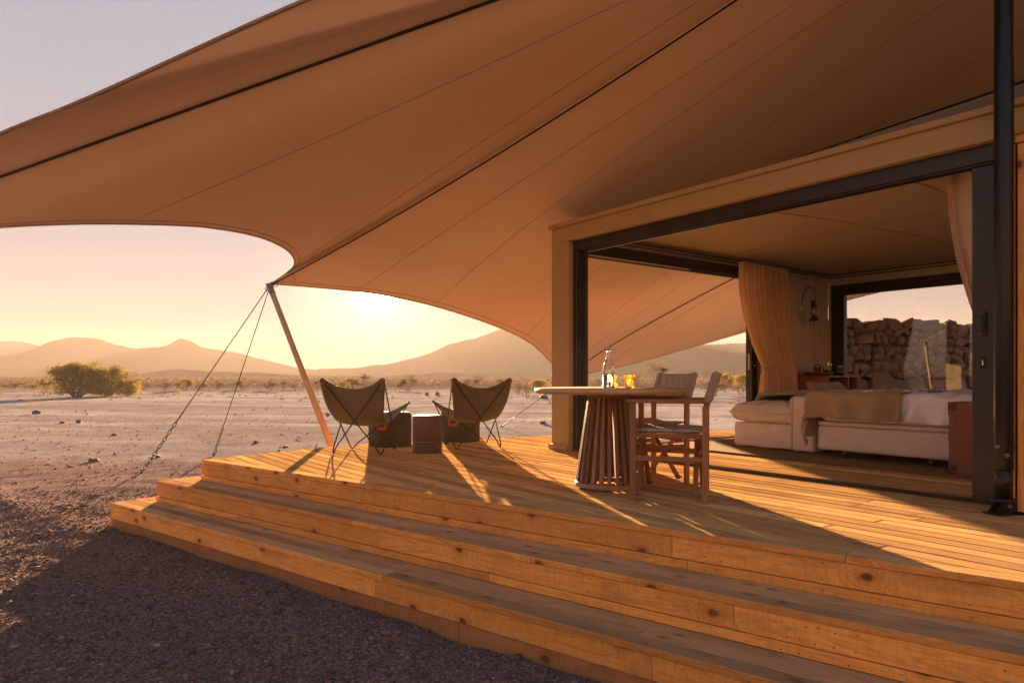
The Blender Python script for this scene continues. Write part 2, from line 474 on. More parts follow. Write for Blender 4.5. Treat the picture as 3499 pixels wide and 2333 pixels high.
# ------------------------------------------------------------------ mesh helpers
class MB:
    def __init__(s): s.v = []; s.f = []; s.sm = []; s.uv = {}
    def add(s, vs, fs, smooth=False):
        o = len(s.v)
        s.v += [tuple(x) for x in vs]
        for f in fs:
            s.f.append(tuple(i + o for i in f)); s.sm.append(smooth)
        return s
    def box(s, a, b, bev=0.0, M=None):
        """axis-aligned box from corner a to corner b, with chamfered edges when bev > 0"""
        a = list(a); b = list(b)
        for i in range(3):
            if a[i] > b[i]: a[i], b[i] = b[i], a[i]
        if bev <= 0:
            vs = [(x, y, z) for z in (a[2], b[2]) for y in (a[1], b[1]) for x in (a[0], b[0])]
            fs = [(0, 2, 3, 1), (4, 5, 7, 6), (0, 1, 5, 4), (2, 6, 7, 3), (0, 4, 6, 2), (1, 3, 7, 5)]
        else:
            bm = bmesh.new()
            bmesh.ops.create_cube(bm, size=1)
            for v in bm.verts:
                v.co = V([(a[i] + b[i]) / 2 + v.co[i] * (b[i] - a[i]) for i in range(3)])
            bmesh.ops.bevel(bm, geom=list(bm.edges), offset=bev, segments=1, affect='EDGES')
            bm.verts.index_update()
            vs = [v.co.copy() for v in bm.verts]; fs = [[v.index for v in f.verts] for f in bm.faces]
            bm.free()
        if M is not None: vs = [M @ V(v) for v in vs]
        return s.add(vs, fs)
    def bar(s, p, q, wd, ht, up=(0, 0, 1), bev=.003, ext=0.0):
        """rectangular bar from p to q"""
        p, q = V(p), V(q); d = (q - p); L = d.length; d.normalize()
        u = V(up); x = d.cross(u)
        if x.length < 1e-4: x = d.cross(V((1, 0, 0)))
        x.normalize(); u = x.cross(d)
        M = Matrix((d, x, u)).transposed().to_4x4(); M.translation = p
        return s.box((-ext, -wd / 2, -ht / 2), (L + ext, wd / 2, ht / 2), bev, M)
    def tube(s, pts, r, n=8, closed=False, caps=True):
        pts = [V(p) for p in pts]; m = len(pts)
        rs = r if isinstance(r, (list, tuple)) else [r] * m
        vs = []; prev = None
        for i, p in enumerate(pts):
            if closed: d = pts[(i + 1) % m] - pts[i - 1]
            else: d = pts[min(i + 1, m - 1)] - pts[max(i - 1, 0)]
            if d.length < 1e-9: d = V((0, 0, 1))
            d.normalize()
            if prev is None:
                u = d.cross(V((0, 0, 1)))
                if u.length < 1e-3: u = d.cross(V((1, 0, 0)))
            else:
                u = prev - d * prev.dot(d)
            u.normalize(); prev = u
            w_ = d.cross(u)
            for k in range(n):
                a = 2 * pi * k / n
                vs.append(p + (u * cos(a) + w_ * sin(a)) * rs[i])
        fs = []
        for i in range(m if closed else m - 1):
            j = (i + 1) % m
            for k in range(n):
                fs.append((i * n + k, i * n + (k + 1) % n, j * n + (k + 1) % n, j * n + k))
        if caps and not closed:
            fs.append(tuple(range(n - 1, -1, -1))); fs.append(tuple((m - 1) * n + k for k in range(n)))
        return s.add(vs, fs, True)
    def lathe(s, prof, n=32, c=(0, 0, 0), caps=True, smooth=True):
        vs = []; fs = []; m = len(prof)
        for r, z in prof:
            for k in range(n):
                a = 2 * pi * k / n
                vs.append((c[0] + r * cos(a), c[1] + r * sin(a), c[2] + z))
        for i in range(m - 1):
            for k in range(n):
                fs.append((i * n + k, i * n + (k + 1) % n, (i + 1) * n + (k + 1) % n, (i + 1) * n + k))
        if caps:
            if prof[0][0] > 1e-5: fs.append(tuple(range(n - 1, -1, -1)))
            if prof[-1][0] > 1e-5: fs.append(tuple((m - 1) * n + k for k in range(n)))
        return s.add(vs, fs, smooth)
    def prism(s, poly, z0, z1, bev=0.0):
        """vertical prism over an x-y polygon (counter-clockwise), chamfered top edge"""
        n = len(poly)
        if bev:
            c = [sum(p[i] for p in poly) / n for i in (0, 1)]
            ins = []
            for i in range(n):
                p0, p1, p2 = V(poly[i - 1]), V(poly[i]), V(poly[(i + 1) % n])
                d1 = (p1 - p0); d2 = (p2 - p1)
                if d1.length < 1e-6 or d2.length < 1e-6: ins.append(p1); continue
                d1.normalize(); d2.normalize()
                n1 = V((-d1.y, d1.x)); n2 = V((-d2.y, d2.x)); b_ = n1 + n2
                if b_.length < 1e-4: ins.append(p1); continue
                ins.append(p1 + b_ * (bev / max(.4, b_.dot(n1))))
            vs = [(p[0], p[1], z0) for p in poly] + [(p[0], p[1], z1 - bev) for p in poly] + [(p[0], p[1], z1) for p in ins]
            fs = [tuple(range(n - 1, -1, -1)), tuple(2 * n + k for k in range(n))]
            for l_ in (0, 1):
                for k in range(n):
                    j = (k + 1) % n
                    fs.append((l_ * n + k, l_ * n + j, (l_ + 1) * n + j, (l_ + 1) * n + k))
        else:
            vs = [(p[0], p[1], z0) for p in poly] + [(p[0], p[1], z1) for p in poly]
            fs = [tuple(range(n - 1, -1, -1)), tuple(n + k for k in range(n))]
            for k in range(n):
                j = (k + 1) % n; fs.append((k, j, n + j, n + k))
        return s.add(vs, fs)
    def grid(s, fn, nu, nv, smooth=True, closeu=False):
        vs = [fn(i / (nu if closeu else nu - 1), j / (nv - 1)) for j in range(nv) for i in range(nu)]
        fs = []
        for j in range(nv - 1):
            for i in range(nu if closeu else nu - 1):
                i2 = (i + 1) % nu
                fs.append((j * nu + i, j * nu + i2, (j + 1) * nu + i2, (j + 1) * nu + i))
        return s.add(vs, fs, smooth)
    def mesh(s, name, m):
        me = bpy.data.meshes.new(name)
        me.from_pydata(s.v, [], s.f)
        if m: me.materials.append(MATS[m])
        me.polygons.foreach_set('use_smooth', s.sm)
        me.update()
        return me
    def build(s, name, m, parent=None, loc=(0, 0, 0), rz=0.0):
        return link(name, s.mesh(name, m), parent, loc, rz)

def link(name, data, parent=None, loc=(0, 0, 0), rz=0.0):
    o = bpy.data.objects.new(name, data)
    o.location = loc; o.rotation_euler = (0, 0, rz)
    if parent is not None: o.parent = parent
    C.objects.link(o)
    return o
def tag(o, label=None, cat=None, group=None, kind=None):
    if label: o['label'] = label
    if cat: o['category'] = cat
    if group: o['group'] = group
    if kind: o['kind'] = kind
    return o
def thing(name, label, cat, loc=(0, 0, 0), rz=0.0, group=None):
    o = bpy.data.objects.new(name, None)
    o.empty_display_size = .2
    o.location = loc; o.rotation_euler = (0, 0, rz)
    C.objects.link(o)
    return tag(o, label, cat, group)
def dup(root, loc, rz, label):
    r = root.copy(); r.location = loc; r.rotation_euler = (0, 0, rz); r['label'] = label
    C.objects.link(r)
    for ch in list(root.children):
        c = ch.copy(); c.parent = r; C.objects.link(c)
        for g in list(ch.children):
            d = g.copy(); d.parent = c; C.objects.link(d)
    return r
def smooth_path(pts, n=6, closed=False):
    pts = [V(p) for p in pts]; out = []
    m = len(pts)
    for i in range(m if closed else m - 1):
        if closed: p0, p1, p2, p3 = pts[i - 1], pts[i], pts[(i + 1) % m], pts[(i + 2) % m]
        else: p0, p1, p2, p3 = pts[max(i - 1, 0)], pts[i], pts[i + 1], pts[min(i + 2, m - 1)]
        for k in range(n):
            t = k / n
            out.append(.5 * ((2 * p1) + (p2 - p0) * t + (2 * p0 - 5 * p1 + 4 * p2 - p3) * t * t + (3 * p1 - p0 - 3 * p2 + p3) * t ** 3))
    if not closed: out.append(pts[-1])
    return out
def clip(poly, nx, ny, d):
    """keep the part of the polygon where nx*x + ny*y <= d"""
    out = []
    for i in range(len(poly)):
        a, b = poly[i], poly[(i + 1) % len(poly)]
        da, db = nx * a[0] + ny * a[1] - d, nx * b[0] + ny * b[1] - d
        if da <= 0: out.append(a)
        if (da < 0 < db) or (db < 0 < da):
            t = da / (da - db); out.append((a[0] + (b[0] - a[0]) * t, a[1] + (b[1] - a[1]) * t))
    return out
def nz(x, y, z=0.0): return noise.noise(V((x, y, z)))

# ------------------------------------------------------------------ ground, hills
GZ = -0.667
def ground_h(x, y):
    r = sqrt(x * x + y * y)
    h = nz(x * .9, y * .9, 3) * .022 + nz(x * 3.1, y * 3.1, 9) * .013 + nz(x * 7.5, y * 7.5, 5) * .010
    if r > 16: h += nz(x * .07, y * .07, 1) * .16 * min(1, (r - 16) / 25) + nz(x * .3, y * .3, 1) * .04
    if r > 180: h += (r - 180) * .004 * (1 + .5 * nz(x * .01, y * .01))
    # grit drifted up against the lowest step
    dn = (x + 4.12) * .615 + (y - 6.62) * .788
    if -.6 < dn < .3 and r < 12:
        h += max(0, 1 - abs(dn + .05) / .45) * (.035 + .045 * nz(x * 1.3, y * 1.3, 12) + .02 * nz(x * 4, y * 4, 2))
    return GZ + h
def make_ground():
    rad = [0.0]
    r = .5
    while r < 1150:
        rad.append(r); r *= 1.026
        if r < 14: r = min(r, rad[-1] + .075)
    ang = []
    a = -180.0
    while a < 180 - 1e-6:
        ang.append(radians(a)); a += .5 if -45 <= a < 45 else 6.0
    n = len(ang)
    vs = [(0, 0, ground_h(0, 0))]
    for r in rad[1:]:
        for a in ang:
            x, y = r * sin(a), r * cos(a)
            vs.append((x, y, ground_h(x, y)))
    fs = [(0, 1 + (k + 1) % n, 1 + k) for k in range(n)]
    for i in range(len(rad) - 2):
        for k in range(n):
            k2 = (k + 1) % n
            fs.append((1 + i * n + k, 1 + i * n + k2, 1 + (i + 1) * n + k2, 1 + (i + 1) * n + k))
    m = MB().add(vs, fs, True)
    return tag(m.build('ground', 'desert_ground'), 'stony desert plain of dark gravel and pale silt', None, None, 'structure')
make_ground()

def make_hills(name, dist, depth, prof, rough, label, seed, side=1, m_='hill_rock'):
    """a ridge seen along bearing tan = x/y; prof lists (bearing, height in metres at that distance)"""
    b0, b1 = prof[0][0], prof[-1][0]
    pts = smooth_path([(p[0], p[1], 0) for p in prof], 10)
    xs = [p.x for p in pts]; hs_ = [p.y for p in pts]
    nu, nv = 220, 34
    def fn(u, v):
        b = b0 + (b1 - b0) * u
        h = float(np.interp(b, xs, hs_))
        t = v * 2 - 1
        y = dist + depth * t * (1 if t > 0 else .95)
        x = b * y
        k = max(0.0, 1 - abs(t) ** 1.5) ** 1.15
        gul = (noise.fractal(V((x * .02, y * .012, seed)), 1.0, 2.0, 5)) * rough * (1 - k * .55) * (k > 0) * min(1, k * 5)
        crag = noise.fractal(V((x * .09, y * .09, seed + 3)), 1.0, 2.0, 3) * rough * .13
        z = GZ - 1.2 + h * k * (1.0 if t <= 0 else 1.0) + gul * .5 + crag * min(1, k * 4) + max(0, dist - 180 + depth * t) * .003
        return (x * side, y * side, z)
    m = MB().grid(fn, nu, nv)
    return tag(m.build(name, m_), label, None, None, 'structure')
F = 2333.0
def hp(px, py, dist): return ((px - 1749.5) / F, (1283 - py) / F * dist + .6)
D1 = 900
make_hills('hills', D1, 80, [hp(-700, 1180, D1), hp(-300, 1160, D1), hp(0, 1163, D1), hp(90, 1170, D1), hp(150, 1186, D1), hp(260, 1215, D1), hp(420, 1265, D1)], 5,
           'far flat topped hill at the left edge', 1)
D2 = 720
make_hills('hills', D2, 100, [hp(-500, 1240, D2), hp(-200, 1232, D2), hp(0, 1216, D2), hp(100, 1193, D2), hp(190, 1160, D2), hp(250, 1149, D2), hp(325, 1156, D2), hp(400, 1180, D2), hp(460, 1189, D2), hp(560, 1180, D2), hp(622, 1157, D2), hp(700, 1186, D2), hp(800, 1206, D2), hp(900, 1229, D2), hp(1000, 1250, D2), hp(1150, 1268, D2), hp(1300, 1281, D2)], 7,
           'long twin peaked hill range fading in the haze', 5)
D3 = 640
make_hills('hills', D3, 110, [hp(850, 1281, D3), hp(1000, 1264, D3), hp(1150, 1257, D3), hp(1250, 1247, D3), hp(1340, 1237, D3), hp(1435, 1216, D3), hp(1495, 1195, D3), hp(1540, 1175, D3), hp(1625, 1153, D3), hp(1705, 1122, D3), hp(1850, 1085, D3), hp(2000, 1090, D3), hp(2150, 1135, D3), hp(2280, 1165, D3), hp(2420, 1172, D3), hp(2560, 1170, D3), hp(2800, 1180, D3), hp(3200, 1200, D3), hp(3600, 1240, D3), hp(4000, 1275, D3)], 7,
           'broad hazy hill rising behind the canopy', 11)
D4 = 360
make_hills('hills', D4, 30, [hp(250, 1283, D4), hp(450, 1268, D4), hp(600, 1250, D4), hp(720, 1256, D4), hp(900, 1266, D4), hp(1100, 1272, D4), hp(1350, 1269, D4), hp(1600, 1264, D4), hp(1900, 1262, D4), hp(2200, 1250, D4), hp(2500, 1255, D4), hp(2900, 1270, D4)], 3,
           'low foothills in front of the ranges', 17)

# hillside added behind the camera, taller than the window hints, to bounce low sun
make_hills('hills', 270, 150, [(-3.4, 20), (-2.6, 40), (-1.9, 50), (-1.2, 56), (-.6, 60), (-.2, 54), (.3, 57), (.8, 61), (1.5, 52), (2.2, 46), (3.0, 34), (3.6, 12)], 7,
           'bare reddish hillside added behind the terrace to bounce low sun into the shade', 23, -1, 'hill_sunlit')

# haze: one closed box of thin dusty air round everything
def make_haze():
    t = NT('dusty_air')
    pv = t.n('VolumePrincipled')
    pv.inputs['Color'].default_value = (.30, .258, .238, 1)
    pv.inputs['Density'].default_value = HAZE_DENSITY
    pv.inputs['Anisotropy'].default_value = .18
    t.l(pv.outputs[0], t.out.inputs['Volume'])
    m = MB().box((-1300, -1250, -4.0), (1300, 1300, 68))
    o = m.build('haze', 'dusty_air')
    tag(o, 'dusty golden air over the plain', None, None, 'stuff')
make_haze()

# ------------------------------------------------------------------ deck and steps
O = V((.742, 7.715))                       # front left corner of the room's doors
E1 = V((.599, -.801)).normalized(); E2 = V((-E1.y, E1.x))
HR = atan2(E1.y, E1.x)                     # room, floor boards and bed all run along E1
def H(s, t, z=0.0):
    p = O + E1 * s + E2 * t
    return (p.x, p.y, z)
def toH(p):
    d = V(p) - O
    return (d.dot(E1), d.dot(E2))
R1 = V((.788, -.615)).normalized(); N1 = V((-R1.y, R1.x))   # step direction, inward normal
SR = atan2(R1.y, R1.x)
T0 = V((-3.107, 6.83))
FRONT_LEN = 9.6
back = [(-2.36, 7.87), (-1.78, 8.42), (-1.2, 8.80), (-.445, 9.15), (.2, 9.41), (.95, 9.68), (3.39, 10.5), (6.3, 11.4), (7.6, 11.6)]
T0e = T0 + R1 * FRONT_LEN
deck_poly_w = [tuple(T0), tuple(T0e), (9.2, 8.0)] + back[::-1]
BW = .112                                   # border board width
inner_w = clip(deck_poly_w, -N1.x, -N1.y, -(N1.dot(T0) + BW + .004))
inner = [toH(p) for p in inner_w]
deck = thing('timber_deck', 'raised pine timber deck with diagonal floorboards and layered front edge', 'deck', (O.x, O.y, 0), HR)
PITCH, GAP = .1225, .0095
tmin = min(p[1] for p in inner); tmax = max(p[1] for p in inner)
k = 0
tt = tmin - .03
SMAX = 9.0
while tt < tmax:
    strip = clip(clip(inner, 0, -1, -tt), 0, 1, tt + PITCH - GAP)
    if len(strip) >= 3:
        strip = clip(strip, 1, 0, SMAX)
    if len(strip) >= 3:
        s0 = min(p[0] for p in strip); s1 = max(p[0] for p in strip)
        cuts = [s0 - 1]
        x = s0 + random.uniform(1.6, 4.4)
        while x < s1 - .6:
            cuts.append(x); x += random.uniform(3.0, 4.6)
        cuts.append(s1 + 1)
        for a, b in zip(cuts[:-1], cuts[1:]):
            pc = clip(clip(strip, -1, 0, -(a + .0015)), 1, 0, b - .0015)
            if len(pc) >= 3:
                dz = random.uniform(-.0015, .0012)
                o = MB().prism(pc, -.030 + dz, dz, .005).build('floorboard', 'deck_top', deck)
    tt += PITCH
# dark slab under the boards, its colour giving the shade seen in the joints
MB().prism([toH(p) for p in clip(deck_poly_w, -N1.x, -N1.y, -(N1.dot(T0) + .08))], -.12, -.042).build('joist_frame', 'wall_core', deck)

def pieces(L, lo, hi, x0=0.0, first=None):
    cuts = [x0]; x = x0 + (first or random.uniform(lo, hi))
    while x < L - .5:
        cuts.append(x); x += random.uniform(lo, hi)
    cuts.append(L)
    return list(zip(cuts[:-1], cuts[1:]))
def fresh_front(o):
    o.data.materials.append(MATS['riser'])
    for p in o.data.polygons:
        if p.normal.y < -.5: p.material_index = 1
def front_frame(root, z, L, name_root_local, kind, firsts):
    """nosing, fascia and skirting boards along a front edge; local x along the step, y inwards"""
    M = name_root_local
    def put(nm, m, a, b):
        o = MB().box(a, b, .0025).build(nm, m, M)
        if nm == 'nosing_board': fresh_front(o)
    for (a, b) in pieces(L, 2.2, 3.4, 0, firsts[0]):
        put('nosing_board', 'tread' if kind else 'riser', (a + .001, 0, z - .035), (b - .001, BW, z))
    for (a, b) in pieces(L, 1.9, 2.9, 0, firsts[1]):
        d = random.uniform(0, .002)
        put('fascia_board', 'riser', (a + .0008, .007 - d, z - .151), (b - .0008, .034, z - .0375))
    if kind != 2:
        for (a, b) in pieces(L, 2.4, 3.6, 0, firsts[2]):
            d = random.uniform(0, .003)
            put('skirting_board', 'riser', (a + .0008, -.004 - d, z - .2005), (b - .0008, .032, z - .1545))
    else:
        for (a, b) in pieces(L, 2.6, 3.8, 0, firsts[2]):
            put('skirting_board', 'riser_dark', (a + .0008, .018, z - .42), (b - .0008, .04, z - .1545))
# boards of the deck's own front edge sit in the deck's frame
tl = toH(T0)
def put_deck(nm, m, a, b):
    mb = MB().box(a, b, .0025)
    o = mb.build(nm, m, deck, (tl[0], tl[1], 0), SR - HR)
    if nm == 'nosing_board': fresh_front(o)
for (a, b) in pieces(FRONT_LEN, 2.2, 3.4, 0, 2.55):
    put_deck('nosing_board', 'deck_top', (a + .001, 0, -.035), (b - .001, BW, 0))
for (a, b) in pieces(FRONT_LEN, 1.9, 2.9, 0, 2.18):
    d = random.uniform(0, .002)
    put_deck('fascia_board', 'riser', (a + .0008, .007 - d, -.151), (b - .0008, .034, -.0375))
for (a, b) in pieces(FRONT_LEN, 2.4, 3.6, 0, 2.5):
    d = random.uniform(0, .003)
    put_deck('skirting_board', 'riser', (a + .0008, -.004 - d, -.2005), (b - .0008, .032, -.1545))
# unseen rim boards at back and left end, added to block sun under deck
rim = [tuple(T0)] + back
for p, q in zip(rim[:-1], rim[1:]):
    a, b = V(toH(p)), V(toH(q))
    MB().bar((a.x, a.y, -.0935), (b.x, b.y, -.0935), .02, .113, bev=.002).build('rim_board', 'riser', deck)
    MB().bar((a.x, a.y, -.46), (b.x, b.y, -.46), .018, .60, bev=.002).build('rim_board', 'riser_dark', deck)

for k, lab in ((1, 'middle timber step just under the deck edge'), (2, 'lowest timber step half sunk in dark gravel')):
    T = T0 - R1 * (.285 * k) - N1 * (.311 * k)
    z = -.2 * k - (.003 if k == 2 else 0)
    L = FRONT_LEN + .57
    st = thing('timber_step', lab, 'step', (T.x, T.y, z), SR, 'broad timber steps down from the deck')
    front_frame(None, 0.0, L, st, k, [(3.0, 1.35)[k - 1] if k == 1 else 1.02, 3.3 if k == 1 else 3.9, 1.5 if k == 1 else 4.6])
    # tread boards behind the nosing
    yb = BW + .004
    for i in range(7):
        w_ = .098
        for (a, b) in pieces(L if i < 2 else 1.3, 2.6, 4.0, 0):
            MB().box((a + .001, yb, -.032), (b - .001, yb + w_, random.uniform(-.0015, 0)), .0025).build('tread_board', 'tread', st)
        yb += w_ + .005
    # left end boards
    MB().box((.006, .036, -.151), (.03, .80, -.0375), .002).build('end_board', 'riser', st)
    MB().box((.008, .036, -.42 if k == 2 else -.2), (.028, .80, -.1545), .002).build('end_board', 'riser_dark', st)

# countersunk screw heads along the fascia boards
def screws(parent, L, z, loc=(0, 0, 0), rz=0.0, seed=1):
    rr = random.Random(seed); m = MB()
    x = .09
    while x < L - .1:
        for zz in (z - .062, z - .128, z - .178):
            if rr.random() < .82:
                cx, cz, y = x + rr.uniform(-.02, .02), zz + rr.uniform(-.008, .008), (.0035 if zz > z - .15 else -.0085)
                q = [(cx + .0038 * cos(a), y, cz + .0038 * sin(a)) for a in [pi * i / 3 for i in range(6)]]
                m.add(q, [(0, 1, 2, 3, 4, 5)])
        x += rr.choice((.07, .42, .5, .6, .6))
    tag(m.build('screw_heads', 'bronze', parent, loc, rz), None, None, None, 'stuff')
screws(deck, FRONT_LEN, 0.0, (tl[0], tl[1], 0), SR - HR, 4)
for o_ in [o for o in C.objects if o.name.startswith('timber_step')]:
    screws(o_, FRONT_LEN + .5, 0.0, (0, 0, 0), 0, len(o_.name))

# ------------------------------------------------------------------ canopy
MAST = V((2.99, 4.15, 4.24)); MAST2 = V((7.4, 5.5, 4.2))
CC, CA, CB, CE, CF = V((-7.0, 6.4, 1.93)), V((-3.39, 9.6, 2.13)), V((1.31, 16, .79)), V((10.8, 13.6, 2.6)), V((5.7, 2.3, 3.45))
edge_ca = [CC, V((-5.6, 6.30, 2.13)), V((-4.73, 6.31, 2.21)), V((-4.04, 6.48, 2.28)), V((-3.40, 6.88, 2.355)), V((-3.10, 7.2, 2.387)), V((-2.85, 7.75, 2.406)), V((-2.76, 8.40, 2.378)), V((-2.88, 9.05, 2.323)), V((-3.12, 9.42, 2.245)), CA]
edge_ab = [CA, V((-2.75, 9.55, 2.075)), V((-1.95, 9.7, 2.005)), V((-1.13, 9.9, 1.85)), V((-.25, 10.65, 1.61)), V((.34, 12.0, 1.40)), V((.77, 13.6, 1.11)), V((1.08, 15.0, .90)), CB]
edge_be = [CB, V((2.0, 15.6, .95)), V((2.85, 15.2, 1.15)), V((4.85, 14.5, 1.74)), V((6.72, 13.8, 2.35)), V((8.0, 13.5, 2.62)), V((9.4, 13.5, 2.7)), CE]
edge_ef = [CE, V((8.8, 8.8, 3.0)), V((7.9, 5.4, 3.4)), V((6.7, 3.4, 3.45)), CF]
edge_fc = [CF, V((4.5, 2.75, 3.85)), V((3.2, 3.1, 3.98)), V((1.6, 3.75, 3.93)), V((.3, 4.15, 3.72)), V((-1.29, 4.58, 3.402)), V((-3.05, 4.97, 2.878)), V((-4.08, 5.35, 2.705)), V((-5.6, 5.88, 2.34)), CC]
loop = []; anchor = []
def addedge(e, r0, r1, n=10):
    p = smooth_path(e, n)[:-1]
    for i, q in enumerate(p):
        f = i / len(p)
        loop.append(q); anchor.append(r0.lerp(r1, f))
idx = {}
for nm, e, r0, r1 in (('C', edge_ca, MAST, MAST), ('A', edge_ab, MAST, MAST2 * .9 + MAST * .1), ('B', edge_be, MAST2 * .9 + MAST * .1, MAST2), ('E', edge_ef, MAST2, MAST.lerp(MAST2, .3)), ('F', edge_fc, MAST.lerp(MAST2, .3), MAST)):
    idx[nm] = len(loop)
    addedge(e, r0, r1)
# sag is nothing along the straight left cable and grows towards the middle of the other fields
def sag_at(i):
    if i < idx['A']: return .14 * (i / idx['A'])
    if i < idx['B']: return .14 * (1 - (i - idx['A']) / (idx['B'] - idx['A'])) ** 2.5 - .10 * sin(pi * (i - idx['A']) / (idx['B'] - idx['A']))
    if i < idx['E']: return .02
    if i < idx['F']: return .02
    return .02 * (1 - (i - idx['F']) / (len(loop) - idx['F']))
DROOP = .12
def surf(i, r):
    n_ = len(loop); i0 = int(math.floor(i)); f = i - i0
    q = loop[i0 % n_].lerp(loop[(i0 + 1) % n_], f); a = anchor[i0 % n_].lerp(anchor[(i0 + 1) % n_], f)
    p = a.lerp(q, r)
    # over the tent the cloth hangs low, close above the fly roof
    wb = max(0.0, 1 - abs(i - idx['B'] - 4) / 46.0)
    wb = wb * wb * (3 - 2 * wb)
    p.z = q.z + (a.z - q.z) * (1 - r) ** (1 - .20 * wb) - DROOP * wb * (1 - r) ** 3
    # fine tension creases running in from the pole corners
    for c_ in (idx['A'], idx['B']):
        e = abs(i - c_)
        if e < 16 and r > .55: p.z += .010 * sin(e * 1.9 + 1) * (1 - e / 16) * (r - .55) / .45 * (1 if e > .5 else 0)
    p.z -= (sag_at(i0 % n_) * (1 - f) + sag_at((i0 + 1) % n_) * f) * 4 * r * (1 - r)
    return p
canopy = thing('shade_canopy', 'huge tan tensile canvas canopy stretched over deck and tent', 'canopy', (MAST.x, MAST.y, 0))
off = V((MAST.x, MAST.y, 0))
NL, NRr = len(loop), 34
mb = MB()
mb.grid(lambda u, v: surf(int(round(u * NL)) % NL, .004 + .996 * v) - off, NL, NRr, True, True)
mem = mb.build('membrane', 'canopy_canvas', canopy)
# hem: rolled edge and the stitched band just inside it
MB().tube([p - off for p in loop], .012, 6, True).build('hem', 'canopy_hem', mem)
MB().tube([surf(i, .985) - off - V((0, 0, .003)) for i in range(NL)], .003, 5, True).build('stitching', 'canopy_seam', mem)
for nm_, i, f in (('C', idx['C'], .03), ('A', idx['A'], .012), ('B', idx['B'], .013)):
    a0 = .49 if nm_ == 'B' else .03
    pts = [surf(i, a0 + (1 - a0) * j / 40) - off - V((0, 0, .016)) for j in range(41)]
    if f == .03:
        bmb = MB()
        for a_, b_ in zip(pts[:-1], pts[1:]): pass
        bmb.tube(pts, .0115, 8)
        bmb.build('ridge_strap', 'strap', canopy)
    else:
        MB().tube(pts, .0075, 6).build('ridge_cable', 'cable', canopy)
# panel seams, running across the fields roughly parallel to the cables
def seam(i0, r0, i1, r1, n=30):
    return [surf(i0 + (i1 - i0) * j / n, r0 + (r1 - r0) * j / n) - off - V((0, 0, .003)) for j in range(n + 1)]
A_, B_, C_, E_, F_ = idx['A'], idx['B'], idx['C'], idx['E'], idx['F']
for i0, r0, i1, r1 in ((A_ - 66, 1, A_ - 64, .12), (A_ - 20, 1, A_ - 42, .10), (A_ + 17, 1, A_ + 9, .1), (A_ + 30, 1, A_ + 15, .1), (A_ + 47, 1, A_ + 28, .1), (A_ + 62, 1, A_ + 44, .1), (B_ - 9, 1, B_ - 24, .1), (B_ + 12, 1, B_ + 4, .3), (B_ + 30, 1, B_ + 14, .3),
                       ):
    MB().tube(seam(i0, r0, i1, r1), .0018, 4).build('seam', 'canopy_seam', mem)
# corner plate patches
for i in (C_, A_, B_):
    pts = []
    for j in range(-5, 6):
        jj = (i + j) % NL
        pts.append(surf(jj, .93 + .01 * abs(j)) - off - V((0, 0, .006)))
    MB().tube(pts, .005, 5).build('corner_patch', 'canopy_hem', mem)

# the mast that lifts it
mast = thing('support_mast', 'tall black steel mast on a hinged foot beside the sliding door', 'mast', (2.99, 4.15, 0), 0.2)
MB().lathe([(.046, .10), (.046, .30)], 24).build('inner_tube', 'black_steel', mast)
MB().lathe([(.0, .27), (.050, .27), (.0515, .275), (.0515, 4.26), (.03, 4.30), (.0, 4.30)], 28).build('outer_tube', 'black_steel', mast)
MB().lathe([(.0, .075), (.06, .075), (.066, .082), (.066, .088), (.06, .095), (.046, .102)], 24).build('flange', 'black_steel', mast)
m = MB()
for sx in (-.030, .030):
    m.prism([(-.085, 0), (.085, 0), (.03, .085), (-.03, .085)], sx - .006, sx + .006)
    for q in range(len(m.v) - 8, len(m.v)):
        x, y, z = m.v[q]; m.v[q] = (x, z, y)
m.box((-.10, -.06, 0), (.10, .06, .008), .002)
m.build('foot_bracket', 'black_steel', mast)
for a, z, rr in ((-1.57, .055, .036), (-2.1, .36, .0515), (-.25, .40, .0515), (pi + .1, .41, .0515)):
    d = V((cos(a), sin(a), 0))
    MB().tube([d * (rr - .002) + V((0, 0, z)), d * (rr + .006) + V((0, 0, z))], .016, 6).tube([d * (rr + .004) + V((0, 0, z)), d * (rr + .016) + V((0, 0, z))], .010, 6).build('bolt', 'galvanised', mast)
for z in (.245, .16):
    d = V((cos(-1.6), sin(-1.6), 0))
    MB().tube([d * .044 + V((0, 0, z)), d * .0475 + V((0, 0, z))], .008, 10).build('pin_hole', 'wall_core', mast)

# raking poles with guy cables
def pole(base, top, label, caplink=True):
    base, top = V(base), V(top)
    p = thing('canopy_pole', label, 'pole', base, 0, 'raking poles at the canopy corners')
    d = top - base; u = d.normalized()
    MB().tube([V((0, 0, 0)), d * .955], .041, 16).build('shaft', 'pole_wrap', p)
    MB().tube([d * .954, d * .985], [.044, .042], 16).build('cap_sleeve', 'galvanised', p)
    m = MB().bar(d * .98, d * 1.012, .012, .09, up=(1, .3, 0)).build('head_plate', 'galvanised', p)
    m = MB()
    for q in (V((.05, -.03, .02)), V((.11, -.07, .0)), V((-.03, .0, -.05))):
        c = d + q
        m.tube([c + V((cos(a) * .028, 0, sin(a) * .028)) for a in [2 * pi * i / 10 for i in range(10)]], .007, 6, True)
    m.build('shackle', 'galvanised', p)
    MB().lathe([(.09, -.02), (.09, .015), (.06, .03)], 16).build('base_plate', 'galvanised', p)
    return p
pole((-2.03, 8.6, GZ - .02), CA + V((-.03, .03, -.02)), 'tan raking pole propping the canopy corner behind the left butterfly chair')
pole((2.05, 14.9, GZ - .05), CB + V((.02, .02, -.02)), 'short tan raking pole at the low far canopy corner, hidden by the corner post')
pole((-6.2, 6.3, GZ - .02), CC + V((-.03, 0, -.02)), 'tan raking pole outside the left edge of the terrace')

